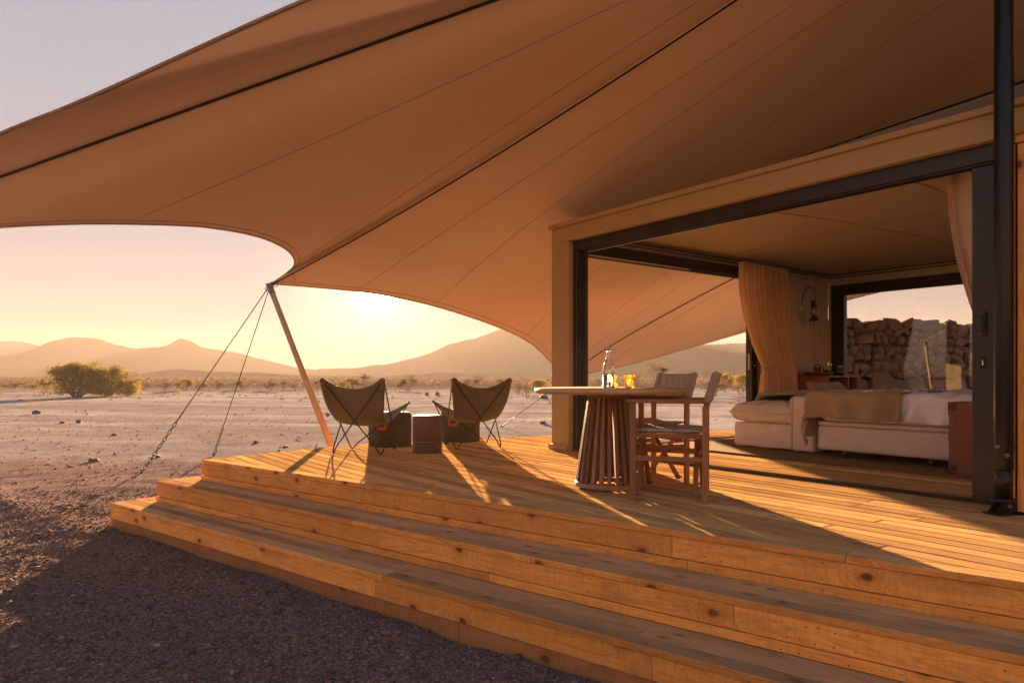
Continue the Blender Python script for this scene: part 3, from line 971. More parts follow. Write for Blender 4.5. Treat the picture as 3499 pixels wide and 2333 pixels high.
def link_mesh():
    m = MB()
    pts = []
    for i in range(12):
        a = 2 * pi * i / 12
        x = cos(a) * .020; z = sin(a) * .020 + (.026 if sin(a) > 0 else -.026)
        pts.append((x, 0, z))
    m.tube(pts, .0068, 6, True)
    return m.mesh('chain_link', 'galvanised')
LINK = link_mesh()
def guy(top, bot, chain, label, nlinks):
    top, bot = V(top), V(bot)
    g = thing('guy_cable', label, 'guy cable', bot, 0, 'guy cables of the canopy poles')
    d = top - bot; u = d.normalized()
    rot = u.to_track_quat('Z', 'Y')
    for i in range(nlinks):
        o = link('chain_link', LINK, g, u * (.04 + i * .077))
        q = rot @ Matrix.Rotation(pi / 2 * (i % 2) + .3, 4, 'Z').to_quaternion()
        o.rotation_euler = q.to_euler()
    e = .04 + nlinks * .077
    MB().tube([u * (e - .02), d - u * .05], .0065, 6).build('cable', 'cable', g)
    MB().tube([u * (e - .02), u * (e + .09)], .012, 6).build('thimble', 'galvanised', g)
    MB().lathe([(.0, .0), (.02, -.05), (.02, .05), (.0, .06)], 8).build('ground_anchor', 'galvanised', g)
guy(CA, (-5.76, 10.62, GZ), .9, 'nearer dark guy cable and chain pegged in gravel left of the deck', 15)
guy(CA, (-5.63, 12.88, GZ), .9, 'farther dark guy cable and chain pegged behind the deck corner', 13)
guy(CB, (-.31, 20.1, GZ), .9, 'low guy cable with chain running down behind the right butterfly chair', 13)

# ------------------------------------------------------------------ the tented room
room = thing('tented_bedroom', 'open canvas tent bedroom with dark sliding door frames', 'tent', (O.x, O.y, 0), HR)
def rb(name, m, a, b, bev=.004, parent=None):
    return MB().box(a, b, bev).build(name, m, parent or room)
SW = 5.2          # room width along s
TD = 5.41         # room depth along t
rb('corner_post', 'fascia_canvas', (-.29, -.14, 0.06), (-.003, .17, 2.345))
rb('post_base', 'fascia_canvas', (-.32, -.17, 0), (.0, .2, .058))
rb('fascia', 'fascia_canvas', (-.29, -.14, 2.348), (SW, .07, 2.515), .004)
rb('eave_trim', 'fascia_canvas', (-.32, -.172, 2.517), (SW, .07, 2.562), .004)
rb('fascia', 'fascia_canvas', (-.29, .172, 2.347), (-.02, TD + .1, 2.515), .004)
rb('eave_trim', 'fascia_canvas', (-.32, .073, 2.518), (-.02, TD + .13, 2.562), .004)
# front door frame: head with three tracks, jamb, sill with rails
hd = rb('door_head', 'dark_frame', (0, -.07, 2.235), (SW, .065, 2.345))
for y in (-.045, -.005, .035):
    rb('track_rail', 'dark_frame', (.06, y - .004, 2.222), (4.1, y + .004, 2.2345), .001, hd)
rb('track_liner', 'white_metal', (.1, .045, 2.223), (2.3, .062, 2.234), .001, hd)
jb = rb('door_jamb', 'dark_frame', (.0, -.07, .012), (.06, .1, 2.234))
for y in (-.035, .005, .045):
    rb('jamb_rib', 'dark_frame', (.0605, y - .006, .012), (.072, y + .006, 2.221), .001, jb)
sill = rb('door_sill', 'dark_frame', (.0, -.065, .0015), (4.2, .06, .010), .001)
for y in (-.045, -.01, .03):
    rb('sill_rail', 'bronze', (.06, y - .005, .0101), (4.1, y + .005, .016), .001, sill)
# side opening facing the plain
sh = rb('side_head', 'dark_frame', (-.10, .104, 2.215), (.055, 3.28, 2.345))
for x in (-.06, -.02, .02):
    rb('track_rail', 'dark_frame', (x - .004, .12, 2.202), (x + .004, 3.28, 2.2145), .001, sh)
rb('track_liner', 'white_metal', (.035, .13, 2.203), (.052, 1.9, 2.2145), .001, sh)
rb('side_jamb', 'dark_frame', (-.10, .104, .012), (-.004, .16, 2.2))
rb('side_sill', 'dark_frame', (-.10, .17, .0015), (.05, 3.35, .010), .001)
sd = rb('sliding_door', 'dark_frame', (-.07, 3.29, .012), (.03, 3.42, 2.2))
rb('lock_plate', 'white_metal', (-.03, 3.285, .92), (-.005, 3.2895, 1.15), .001, sd)
MB().lathe([(.0, 0), (.018, .0), (.018, .012), (.0, .014)], 12).build('lock_knob', 'chrome', sd, (.034, 3.35, .98))
# side wall canvas between the door and the back corner
rb('side_wall', 'wall_canvas', (-.08, 3.43, 0), (.0, TD, 2.345))
rb('inner_lining', 'wall_canvas', (-.018, .16, 2.35), (.03, TD, 2.46), .004)
for x, z, r in ((.055, 2.425, .011), (.06, 2.385, .008)):
    MB().tube([(x, .2, z), (x, TD - .1, z)], r, 8).build('curtain_rail', 'bronze', room)
MB().tube([(.018, 5.0, 0), (.018, 5.0, 2.35)], .013, 8).build('wall_batten', 'wall_canvas', room)
# back wall with the picture window
rb('back_wall', 'wall_canvas', (0.0, TD, 0), (.06, TD + .08, 2.345))
rb('back_header', 'wall_canvas', (.0, TD - .004, 2.27), (SW, TD + .08, 2.46))
for dt, z, r in ((-.035, 2.43, .010), (-.04, 2.385, .008)):
    MB().tube([(.05, TD + dt, z), (SW, TD + dt, z)], r, 8).build('curtain_rail', 'bronze', room)
win = MB()
win.box((.062, TD - .03, 2.105), (3.2, TD + .07, 2.266), .004)
win.box((.062, TD - .03, .02), (.27, TD + .07, 2.102), .004)
win.box((.272, TD - .03, .02), (3.2, TD + .07, .12), .004)
win.box((3.05, TD - .03, .122), (3.2, TD + .07, 2.102), .004)
wf = win.build('picture_window', 'dark_frame', room)
rb('pane', 'window_pane', (.265, TD + .01, .118), (3.055, TD + .018, 2.106), 0, wf)
MB().lathe([(.0, 0), (.014, .0), (.014, .012), (.0, .014)], 12).build('window_latch', 'chrome', wf, (.18, TD - .045, .95))
rb('back_wall', 'wall_canvas', (3.203, TD, 0), (SW, TD + .08, 2.266))
if 0: rb('end_wall', 'wall_canvas', (SW + .002, .08, 0), (SW + .08, TD + .08, 2.46))
# ceiling lining, a shallow hip
cx, cy, cz = 2.6, 2.7, 2.95
cl = MB()
ring = [(-.018, .0, 2.462), (SW, .0, 2.462), (SW, TD + .05, 2.462), (-.018, TD + .05, 2.462)]
def ceil_fn(u, v):
    x, y = -.018 + (SW + .018) * u, (TD + .05) * v
    k_ = max(0.0, sin(pi * u) * sin(pi * v))
    return (x, y, 2.462 + .10 * k_ ** .7 + .008 * nz(x * 1.5, y * 1.5))
cl.grid(ceil_fn, 41, 41)
cl.build('ceiling', 'ceiling_canvas', room)
for a, b in (((1.6, .2), (2.2, 5.2)), ((3.1, .2), (2.9, 5.2)), ((.2, 2.7), (5, 2.7))):
    MB().tube([V(ceil_fn((a[0] + (b[0] - a[0]) * j / 20 + .018) / (SW + .018), (a[1] + (b[1] - a[1]) * j / 20) / (TD + .05))) - V((0, 0, .003)) for j in range(21)], .005, 5).build('ceiling_seam', 'ceiling_canvas', room)
# fly roof over it: dark canvas that starts low at the left corner and lifts to the right
def roof_fn(u, v):
    x = -.30 + (SW + .6) * u; y = -.12 + (TD + .3) * v
    lift = .03 + .068 * (x + .3)
    k_ = min(1, v * 9)
    return (x, y, 2.565 + lift * k_ * (1 - .55 * v) + .06 * sin(pi * v) * min(1, u * 3))
MB().grid(roof_fn, 31, 31).build('fly_roof', 'roof_canvas', room)
MB().tube([roof_fn(.02 + .98 * j / 20, .11) for j in range(21)], .014, 6).build('roof_rope', 'cable', room)

# open sliding door leaves parked at the right end
sdo = thing('sliding_door', 'dark framed glass sliding door parked open at the right, with pull and lock', 'door', H(3.93, -.02, .016), HR)
def sb(nm, m, a, b, bev=.003, par=None): return MB().box(a, b, bev).build(nm, m, par or sdo)
sb('stile', 'dark_frame', (0, -.025, 0), (.135, .02, 2.20))
sb('stile', 'dark_frame', (1.1, -.025, 0), (1.23, .02, 2.20))
sb('top_rail', 'dark_frame', (.136, -.025, 2.08), (1.099, .02, 2.20))
sb('bottom_rail', 'dark_frame', (.136, -.025, 0), (1.099, .02, .12))
sb('glass_pane', 'window_pane', (.13, -.006, .115), (1.105, .0, 2.085), 0)
pl = sb('pull_handle', 'black_steel', (.05, -.032, 1.085), (.088, -.0255, 1.245))
sb('finger_recess', 'wall_core', (.058, -.0345, 1.105), (.080, -.0322, 1.225), 0, pl)
lk = sb('lock_plate', 'black_steel', (.050, -.031, .865), (.080, -.0255, .955), .001)
m = MB().lathe([(.0, 0), (.008, 0), (.008, .004), (.0, .004)], 10)
m.v = [(x + .065, -.0312 - z, y + .92) for x, y, z in m.v]
m.box((.061, -.035, .893), (.069, -.0312, .915), .0005)
m.build('key_cylinder', 'chrome', lk)
for z in (1.10, 1.235):
    m = MB().lathe([(.0, 0), (.0035, 0), (.0035, .002), (.0, .002)], 8)
    m.v = [(x + .055, -.0322 - zz, y + z) for x, y, zz in m.v]
    m.build('screw', 'chrome', pl)

sdo2 = thing('sliding_door', 'second dark sliding door leaf half hidden behind the black mast', 'door', H(4.08, -.068, .016), HR)
for a, b in (((0, -.02, 0), (.09, .018, 2.20)), ((1.0, -.02, 0), (1.1, .018, 2.20))):
    MB().box(a, b, .003).build('stile', 'dark_frame', sdo2)
MB().box((.091, -.02, 2.08), (.999, .018, 2.20), .003).build('top_rail', 'dark_frame', sdo2)
MB().box((.091, -.02, 0), (.999, .018, .12), .003).build('bottom_rail', 'dark_frame', sdo2)
MB().box((.088, -.004, .118), (1.003, .002, 2.083)).build('glass_pane', 'window_pane', sdo2)

# pine cladding screen to the right of the doors
cladw = thing('pine_screen', 'honey pine board screen wall at the far right beside the mast', 'wall', H(4.20, -.30, 0), HR)
x = 0
for i in range(10):
    wd = .098 if i else .045
    MB().box((x, 0, .02), (x + wd, .022, 2.24 + random.uniform(-.002, .002)), .003).build('board', 'cladding', cladw)
    x += wd + .014
MB().box((-.01, -.006, 2.245), (x, .03, 2.29), .003).build('top_rail', 'cladding', cladw)
MB().box((-.01, .026, .0), (x, .06, 2.24), .003).build('backing', 'wall_core', cladw)

# ------------------------------------------------------------------ stone wall behind the window
def stone_meshes():
    res = []
    for k in range(9):
        bm = bmesh.new()
        bmesh.ops.create_icosphere(bm, subdivisions=2, radius=1)
        sd = random.uniform(0, 100)
        for v in bm.verts:
            c = v.co
            f = 1 + .42 * noise.noise(c * .9 + V((sd, 0, 0))) + .16 * noise.noise(c * 2.3 + V((0, sd, 0)))
            q = V([math.copysign(abs(x) ** .58, x) for x in c])
            v.co = q * f * .88
        me = bpy.data.meshes.new('wall_stone')
        bm.to_mesh(me); bm.free()
        me.polygons.foreach_set('use_smooth', [False] * len(me.polygons))
        me.materials.append(MATS['wall_stone'])
        res.append(me)
    return res
SM = stone_meshes()
wdir = V((.93, .37)).normalized()
sw = thing('dry_stone_wall', 'rough dry stone wall of rounded brown boulders behind the bedroom window', 'wall', (5.25, 11.76, GZ), atan2(wdir.y, wdir.x))
MB().box((-.2, .12, -.1), (5.2, .42, 2.40), .02).build('wall_core', 'wall_core', sw)
z = -.02; row = 0; count = 0
while z < 2.44 and count < 292:
    rh = random.uniform(.11, .21) if z > 1.1 else .42
    x = -.2 - random.uniform(0, .2)
    while x < 4.4 and count < 296:
        lw = rh * random.choice((.85, 1.1, 1.35, 1.6, 2.1))
        hh = rh * random.uniform(.85, 1.3)
        o = link('stone', random.choice(SM), sw, (x + lw / 2, .10 + random.uniform(-.03, .03), z + rh / 2 + random.uniform(-.035, .035)))
        o.scale = (lw / 2 * 1.0, random.uniform(.13, .18), hh / 2 * 1.02)
        o.rotation_euler = (random.uniform(-.3, .3), random.uniform(-.45, .45), random.uniform(-.3, .3))
        x += lw * .95; count += 1
    z += rh * .88

# ------------------------------------------------------------------ butterfly chairs
def butterfly(loc, rz, label):
    t = thing('butterfly_chair', label, 'chair', loc, rz, 'butterfly chairs facing the plain')
    HLp, HRp = V((-.345, -.37, .80)), V((.345, -.37, .80))
    LLp, LRp = V((-.37, .40, .535)), V((.37, .40, .535))
    BL, BR, FL, FR = V((-.275, -.26, .012)), V((.275, -.26, .012)), V((-.27, .265, .012)), V((.27, .265, .012))
    m = MB()
    # every foot is the rounded bottom of a V joining a high back corner and a low front corner
    def vee(top1, foot, top2, r=.0075):
        a = foot + (top1 - foot).normalized() * .10
        b = foot + (top2 - foot).normalized() * .10
        arc = []
        for i in range(9):
            q = i / 8
            arc.append(a * (1 - q) ** 2 + foot * 2 * q * (1 - q) + b * q * q)
        zmin = min(p.z for p in arc)
        arc = [p - V((0, 0, (zmin - .0076) * (1 - abs(i - 4) / 4.0))) for i, p in enumerate(arc)]
        MB().tube([top1] + arc + [top2], r, 7).build('frame_rod', 'rod_steel', t)
    vee(HRp, BL, LLp); vee(HLp, BR, LRp); vee(HLp, FL, LRp); vee(HRp, FR, LLp)
    for p in (HLp, HRp, LLp, LRp):
        MB().tube([p + V((-.01, 0, -.012)), p + V((0, 0, .006)), p + V((.01, 0, -.012))], .008, 7).build('frame_tip', 'rod_steel', t)
    # sling
    left = smooth_path([(-.36, -.385, .85), (-.345, -.35, .70), (-.315, -.29, .52), (-.270, -.15, .36), (-.275, .06, .335), (-.325, .26, .44), (-.385, .425, .565)], 5)
    mid = smooth_path([(0, -.325, .695), (0, -.305, .60), (0, -.25, .46), (0, -.13, .325), (0, .04, .285), (0, .22, .33), (0, .345, .41)], 5)
    n = len(left)
    def sling(u, v):
        i = v * (n - 1); i0 = min(int(i), n - 2); f = i - i0
        L = left[i0].lerp(left[i0 + 1], f); Mm = mid[i0].lerp(mid[i0 + 1], f)
        R = V((-L.x, L.y, L.z))
        a = 2 * u - 1
        w2 = abs(a) ** 2.3
        # ear tips: soft rounding at the corners
        p = Mm.lerp(R if a > 0 else L, w2)
        p.x = (R.x if a > 0 else L.x) * abs(a) ** 1.0
        e = max(0, abs(a) - .86) / .14
        if v < .10: p.z -= .075 * e ** 2.5 * (1 - v / .10)
        if v > .90: p.z -= .03 * e * e * ((v - .9) / .10)
        p.z += .004 * nz(p.x * 9, p.y * 9, p.z * 9 + loc[0]); p.y += .006 * nz(p.x * 7 + loc[0] * 5, 3, p.z * 7)
        return p
    m = MB(); m.grid(sling, 33, n)
    o = m.build('sling', 'canvas_olive', t)
    sf = o.modifiers.new('thick', 'SOLIDIFY'); sf.thickness = .006; sf.offset = 0
    for sgn in (0, 1):
        for (v0, v1, du) in ((0.0, .16, .20), (.86, 1.0, .16)):
            def pk(u, v):
                vv = v0 + (v1 - v0) * v
                uu = u * du * (1 - .15 * v) if sgn == 0 else 1 - u * du * (1 - .15 * v)
                p = sling(uu, vv)
                return p + (V((0, -.009, -.004)) if v0 == 0 else V((0, .004, -.009)))
            pm = MB().grid(pk, 9, 9).build('corner_pocket', 'canvas_olive', o)
            s2 = pm.modifiers.new('thick', 'SOLIDIFY'); s2.thickness = .005; s2.offset = 0
    # piped side edges
    for sgn in (0, 1):
        MB().tube([sling(sgn, j / 30) for j in range(31)], .006, 6).build('piping', 'canvas_olive', o)
    MB().tube([sling(j / 30, 0) for j in range(31)], .005, 6).build('piping', 'canvas_olive', o)
    return t
butterfly((-1.617, 7.52, 0), radians(-9), 'left butterfly chair, olive canvas sling on black rods, beside the raking pole')
butterfly((-.47, 8.07, 0), radians(21), 'right butterfly chair, olive canvas sling on black rods, nearer the corner post')

def pouf(loc, rz, r, h, label):
    t = thing('pouf', label, 'pouf', loc, rz, 'canvas poufs in front of the butterfly chairs')
    prof = [(0, .0), (r * .97, .0), (r * 1.0, .012), (r * .998, h * .3), (r * 1.012, h * .6), (r, h - .022)]
    MB().lathe(prof, 40).build('side_panel', 'pouf_canvas', t)
    MB().lathe([(r * .997, h - .022), (r * .97, h - .004), (r * .8, h + .008), (r * .4, h + .014), (0, h + .016)], 40).build('seat_top', 'pouf_canvas', t)
    MB().tube([(r * 1.003 * cos(a), r * 1.003 * sin(a), h - .02) for a in [2 * pi * i / 48 for i in range(48)]], .006, 6, True).build('piping', 'pouf_canvas', t)
    MB().tube([(r * 1.003 * cos(a), r * 1.003 * sin(a), .014) for a in [2 * pi * i / 48 for i in range(48)]], .006, 6, True).build('piping', 'pouf_canvas', t)
    # leather carrying handle, a U strap on the near face
    ha = -pi / 2 - .28
    def onface(x, z, rr): 
        a = ha + x / r
        return (rr * cos(a), rr * sin(a), z)
    path = [(-.055, .315), (-.055, .255), (-.045, .225), (-.02, .218), (.02, .218), (.045, .225), (.055, .255), (.055, .315)]
    m = MB(); vs = []; half = .0155
    P2 = [V(p) for p in path]
    for i, p in enumerate(P2):
        d = (P2[min(i + 1, 7)] - P2[max(i - 1, 0)]).normalized(); nn = V((-d.y, d.x))
        for rr in (r * 1.012 + .003, r * 1.012 + .009):
            for sgn in (-1, 1):
                q = p + nn * half * sgn
                vs.append(onface(q.x, q.y, rr))
    fs = []
    for i in range(7):
        a, b = i * 4, i * 4 + 4
        fs += [(a + 2, a + 3, b + 3, b + 2), (a, b, b + 1, a + 1), (a, a + 2, b + 2, b), (a + 1, b + 1, b + 3, a + 3)]
    m.add(vs, fs)
    m.build('handle', 'leather_orange', t)
    return t
pouf((-1.467, 8.22, 0), 0.05, .255, .395, 'left canvas pouf with orange leather handle behind the left butterfly chair')
pouf((-.667, 8.82, 0), -.02, .25, .395, 'right canvas pouf with orange leather handle behind the right butterfly chair')

dr = thing('drum_stool', 'reddish brown glazed drum stool ridged at the foot, between the butterfly chairs', 'stool', (-.93, 7.50, 0))
prof = [(0, 0), (.158, 0), (.163, .006)]
for k in range(4):
    zb = .014 + k * .029
    prof += [(.153, zb), (.166, zb + .006), (.166, zb + .018), (.153, zb + .026)]
prof += [(.1615, .136), (.1615, .385), (.158, .397), (.152, .402)]
MB().lathe(prof, 48).build('body', 'drum_clay', dr)
MB().lathe([(.1522, .402), (.150, .405), (.0, .403)], 48).build('lid', 'drum_clay', dr)

# ------------------------------------------------------------------ round table
tb = thing('round_table', 'round teak table with tapered slatted pedestal at the deck centre', 'table', (.735, 5.16, 0), .3)
MB().lathe([(0, .708), (.545, .708), (.558, .716), (.563, .728), (.560, .742), (.553, .747), (0, .747)], 72).build('tabletop', 'teak_top', tb)
MB().lathe([(.0, .675), (.160, .675), (.163, .679), (.163, .703), (.16, .707), (0, .707)], 48).build('collar', 'teak_slat', tb)
MB().lathe([(.195, .012), (.255, .012), (.260, .018), (.260, .042), (.255, .048), (.195, .048), (.195, .012)], 56, caps=False).build('base_ring', 'teak_slat', tb)
MB().lathe([(.0, 0), (.02, 0), (.02, .012), (.0, .012)], 10, (.2, 0, 0)).lathe([(.0, 0), (.02, 0), (.02, .012), (0, .012)], 10, (-.1, .18, 0)).lathe([(.0, 0), (.02, 0), (.02, .012), (0, .012)], 10, (-.1, -.18, 0)).build('foot_pad', 'black_steel', tb)
def slat_mesh():
    m = MB()
    p, q = V((.232, 0, .048)), V((.140, 0, .675))
    m.bar(p, q, .027, .044, up=(1, 0, .15), bev=.003)
    return m.mesh('slat', 'teak_slat')
SLAT = slat_mesh()
for k in range(25):
    link('slat', SLAT, tb, (0, 0, 0), 2 * pi * k / 25)
MB().lathe([(.185, .0), (.215, .0), (.215, .03), (.185, .03), (.185, .0)], 40, (0, 0, .07), caps=False).build('inner_ring', 'teak_slat', tb)

bt = thing('swing_top_bottle', 'clear glass swing top water bottle on the round table', 'bottle', (.713, 5.06, .7475))
prof_o = [(0, 0), (.038, 0), (.0425, .006), (.0425, .125), (.041, .15), (.033, .185), (.022, .215), (.0165, .235), (.0155, .268), (.0175, .270), (.0175, .280), (.015, .283)]
prof_i = [(.0125, .283), (.0125, .235), (.019, .213), (.030, .183), (.0378, .15), (.0393, .125), (.0393, .010), (.034, .006), (0, .007)]
MB().lathe(prof_o + prof_i, 32, caps=False).build('glass_body', 'clear_glass', bt)
MB().lathe([(0, .0075), (.0335, .0075), (.0388, .0105), (.0388, .105), (0, .105)], 28).build('water', 'water', bt)
MB().lathe([(0, .279), (.0125, .284), (.017, .286), (.017, .296), (.012, .303), (0, .305)], 20).build('stopper', 'white_metal', bt)
MB().tube([(.019, 0, .262), (.024, 0, .285), (.018, 0, .302), (0, 0, .307), (-.018, 0, .302), (-.024, 0, .285), (-.019, 0, .262)], .0014, 5).tube([(.018 * cos(a), .018 * sin(a), .255) for a in [2 * pi * i / 16 for i in range(16)]], .0014, 5, True).build('wire_bail', 'chrome', bt)
def tumbler(loc, label):
    t = thing('tumbler', label, 'glass', loc, 0, 'amber bubble glass tumblers')
    MB().lathe([(0, 0), (.030, 0), (.034, .004), (.0345, .03), (.038, .065), (.0395, .078), (.0385, .099), (.036, .101), (.0345, .098), (.0355, .078), (.034, .065), (.030, .03), (.029, .012), (0, .010)], 28, caps=False).build('glass_body', 'amber_glass', t)
    MB().lathe([(0, -.0005), (.046, -.0005), (.046, .0), (0, .0)], 24).build('coaster', 'tray_wood', t)
    return t
tumbler((.870, 5.05, .7482), 'amber bubble glass tumbler standing alone right of the bottle')
tumbler((.775, 5.24, .7482), 'amber bubble glass tumbler half hidden behind the bottle')

# ------------------------------------------------------------------ director chairs
def box_uv(mb, name, m, parent, su, sv, axes):
    me = mb.mesh(name, m)
    uv = me.uv_layers.new(name='UVMap')
    for lp in me.loops:
        co = me.vertices[lp.vertex_index].co
        uv.data[lp.index].uv = (co[axes[0]] * su, co[axes[1]] * sv)
    return link(name, me, parent)
def director(loc, rz, label):
    t = thing('director_chair', label, 'chair', loc, rz, 'folding director chairs at the round table')
    W, D = .265, .235
    for sx in (-1, 1):
        x = sx * W
        MB().bar((x, D, .0), (x, D, .655), .026, .040, up=(0, 1, 0)).build('front_leg', 'teak_z', t)
        MB().bar((x, -D, 0), (x, -D - .002, .64), .026, .040, up=(0, 1, 0)).build('rear_leg', 'teak_z', t)
        MB().bar((x, -D - .012, .642), (x, -D - .075, .865), .024, .034, up=(0, 1, 0)).build('back_post', 'teak_z', t)
        MB().bar((x, D + .045, .668), (x, -D - .015, .668), .052, .026, bev=.006).build('armrest', 'teak_y', t)
        MB().bar((x, D - .02, .285), (x, -D + .02, .285), .020, .034).build('side_rail', 'teak_y', t)
        MB().bar((x * .92, D - .015, .438), (x * .92, -D + .015, .438), .024, .03).build('seat_rail', 'teak_y', t)
        # crossed folding legs, front and back
        for y in (D - .045, -D + .045):
            yy = y + (.018 if sx > 0 else -.018)
            MB().bar((x * .93, yy, .425), (-x * .96, yy, .035), .018, .036, up=(0, 1, 0)).build('cross_leg', 'teak_x', t)
            MB().tube([(-x * .95, yy - .03, .05), (-x * .95, yy + .03, .05)], .007, 8).build('pivot_bolt', 'galvanised', t)
    MB().bar((-W + .013, -D + .03, .335), (W - .013, -D + .03, .335), .018, .034, up=(0, 0, 1)).build('stretcher', 'teak_x', t)
    # seat and back canvas
    def seat_fn(a, b_):
        x = -W * .93 + 2 * W * .93 * a
        return V((x, 0, .468 - .016 * (1 - (2 * a - 1) ** 2)))
    m = MB(); nx, ny = 13, 9
    vs = []; fs = []
    for zoff in (0, -.034):
        for j in range(ny):
            for i in range(nx):
                a = i / (nx - 1); b_ = j / (ny - 1)
                p = seat_fn(a, b_)
                rr = .010 * (1 if (i in (0, nx - 1) or j in (0, ny - 1)) else 0) * (1 if zoff == 0 else -1)
                vs.append((p.x, -D + .0 + (2 * D - .01) * b_, p.z + .02 + zoff * .9 - rr))
    n0 = nx * ny
    for j in range(ny - 1):
        for i in range(nx - 1):
            q = j * nx + i
            fs.append((q, q + 1, q + nx + 1, q + nx)); fs.append((n0 + q, n0 + q + nx, n0 + q + nx + 1, n0 + q + 1))
    for i in range(nx - 1):
        fs.append((i, n0 + i, n0 + i + 1, i + 1)); q = (ny - 1) * nx + i
        fs.append((q, q + 1, n0 + q + 1, n0 + q))
    for j in range(ny - 1):
        q = j * nx; fs.append((q, q + nx, n0 + q + nx, n0 + q)); q = j * nx + nx - 1
        fs.append((q, n0 + q, n0 + q + nx, q + nx))
    m.add(vs, fs, True)
    box_uv(m, 'seat_canvas', 'quilted_canvas', t, 11, 9, (0, 1))
    m = MB()
    def back_fn(u, v):
        # v runs round the thickness: front face then rear face
        x = -W * 1.0 + 2 * W * u
        return x
    for (y0, nm) in ((0, 'back_canvas'),):
        mm = MB(); vs = []; fs = []
        nx, nz_ = 15, 7
        for face in (0, 1):
            for j in range(nz_):
                for i in range(nx):
                    a = i / (nx - 1); b_ = j / (nz_ - 1)
                    z = .665 + .19 * b_
                    bow = -.018 * (1 - (2 * a - 1) ** 2)
                    y = -D - .018 - .063 * (b_) + (.016 if face == 0 else -.010) + bow
                    vs.append((-W * .95 + 2 * W * .95 * a, y, z))
        n0 = nx * nz_
        for j in range(nz_ - 1):
            for i in range(nx - 1):
                q = j * nx + i
                fs.append((q, q + nx, q + nx + 1, q + 1)); fs.append((n0 + q, n0 + q + 1, n0 + q + nx + 1, n0 + q + nx))
        for i in range(nx - 1):
            fs.append((i, i + 1, n0 + i + 1, n0 + i)); q = (nz_ - 1) * nx + i
            fs.append((q, n0 + q, n0 + q + 1, q + 1))
        mm.add(vs, fs, True)
        box_uv(mm, nm, 'quilted_canvas', t, 11, 7, (0, 2))
    for sx in (-1, 1):
        x = sx * W
        MB().bar((x, -D - .012, .662), (x, -D - .072, .862), .046, .052, up=(0, 1, 0), bev=.012).build('back_sleeve', 'canvas_tan', t)
    return t
director((1.118, 4.80, 0), radians(73.3), 'near director chair seen side on, right of the table pedestal')
director((1.07, 5.55, 0), radians(106.9), 'far director chair showing its quilted back behind the table')

# ------------------------------------------------------------------ bedroom furniture
rg = MB().box((.30, 1.06, .004), (4.6, 3.95, .016), .004).build('rug', 'rug_weave', None, (O.x, O.y, 0), HR)
tag(rg, 'coarse brown woven rug under the bed and sofa', 'rug')

def pillow_mb(w_, d_, h_, n=17, wr=.012, seed=0, pw=.5, ex=2.6):
    m = MB()
    def f(sign):
        def g(u, v):
            a, b = 2 * u - 1, 2 * v - 1
            k_ = max(0, (1 - abs(a) ** ex)) ** pw * max(0, (1 - abs(b) ** ex)) ** pw
            pinch = 1 - .06 * (abs(a) * abs(b)) ** 2 * -1
            x, y = a * w_ / 2 * (1 - .05 * (1 - abs(b)) ** 1 * abs(a) ** 3), b * d_ / 2 * (1 - .05 * (1 - abs(a)) * abs(b) ** 3)
            z = sign * h_ / 2 * k_ + wr * nz(x * 8 + seed, y * 8, sign * 2) * k_
            return (x, y, z)
        return g
    m.grid(f(1), n, n)
    o = len(m.f)
    m.grid(f(-1), n, n)
    m.f = [fc if i < o else fc[::-1] for i, fc in enumerate(m.f)]
    return m

# bed
BZ = .66
bed = thing('bed', 'low double bed with beige upholstered base and white sheets', 'bed', H(2.0, 1.48, 0), HR)
m = MB()
def softbox(m, a, b, r=.03, nn=8, wob=.0, seed=0):
    """rounded upholstered box"""
    bm = bmesh.new(); bmesh.ops.create_cube(bm, size=1)
    for v in bm.verts: v.co = V([(a[i] + b[i]) / 2 + v.co[i] * (b[i] - a[i]) for i in range(3)])
    bmesh.ops.bevel(bm, geom=list(bm.edges), offset=r, segments=3, affect='EDGES', profile=.5)
    bmesh.ops.subdivide_edges(bm, edges=[e for e in bm.edges if e.calc_length() > .15], cuts=9, use_grid_fill=True)
    if wob:
        bm.normal_update()
        for v in bm.verts:
            v.co += v.normal * wob * (nz(v.co.x * 4 + seed, v.co.y * 4, v.co.z * 4) + .5 * nz(v.co.x * 11 + seed, v.co.y * 11, v.co.z * 9))
    bm.verts.index_update()
    vs = [v.co.copy() for v in bm.verts]; fs = [[v.index for v in f.verts] for f in bm.faces]
    bm.free()
    return m.add(vs, fs, True)
softbox(MB(), (0, 0, .085), (2.1, 1.85, .33), .035, wob=.006).build('base', 'bed_base', bed)
softbox(MB(), (.01, -.005, .335), (2.1, 1.855, .375), .018, wob=.006, seed=4).build('base_piping', 'bed_base', bed)
softbox(MB(), (.02, .015, .378), (2.1, 1.84, .63), .06, wob=.004, seed=7).build('mattress', 'white_sheet', bed)
for x in (.25, 1.05, 1.85):
    for y in (.08, 1.75):
        MB().lathe([(.018, 0), (.03, .086)], 12, (x, y, .016)).build('foot', 'tray_wood', bed)
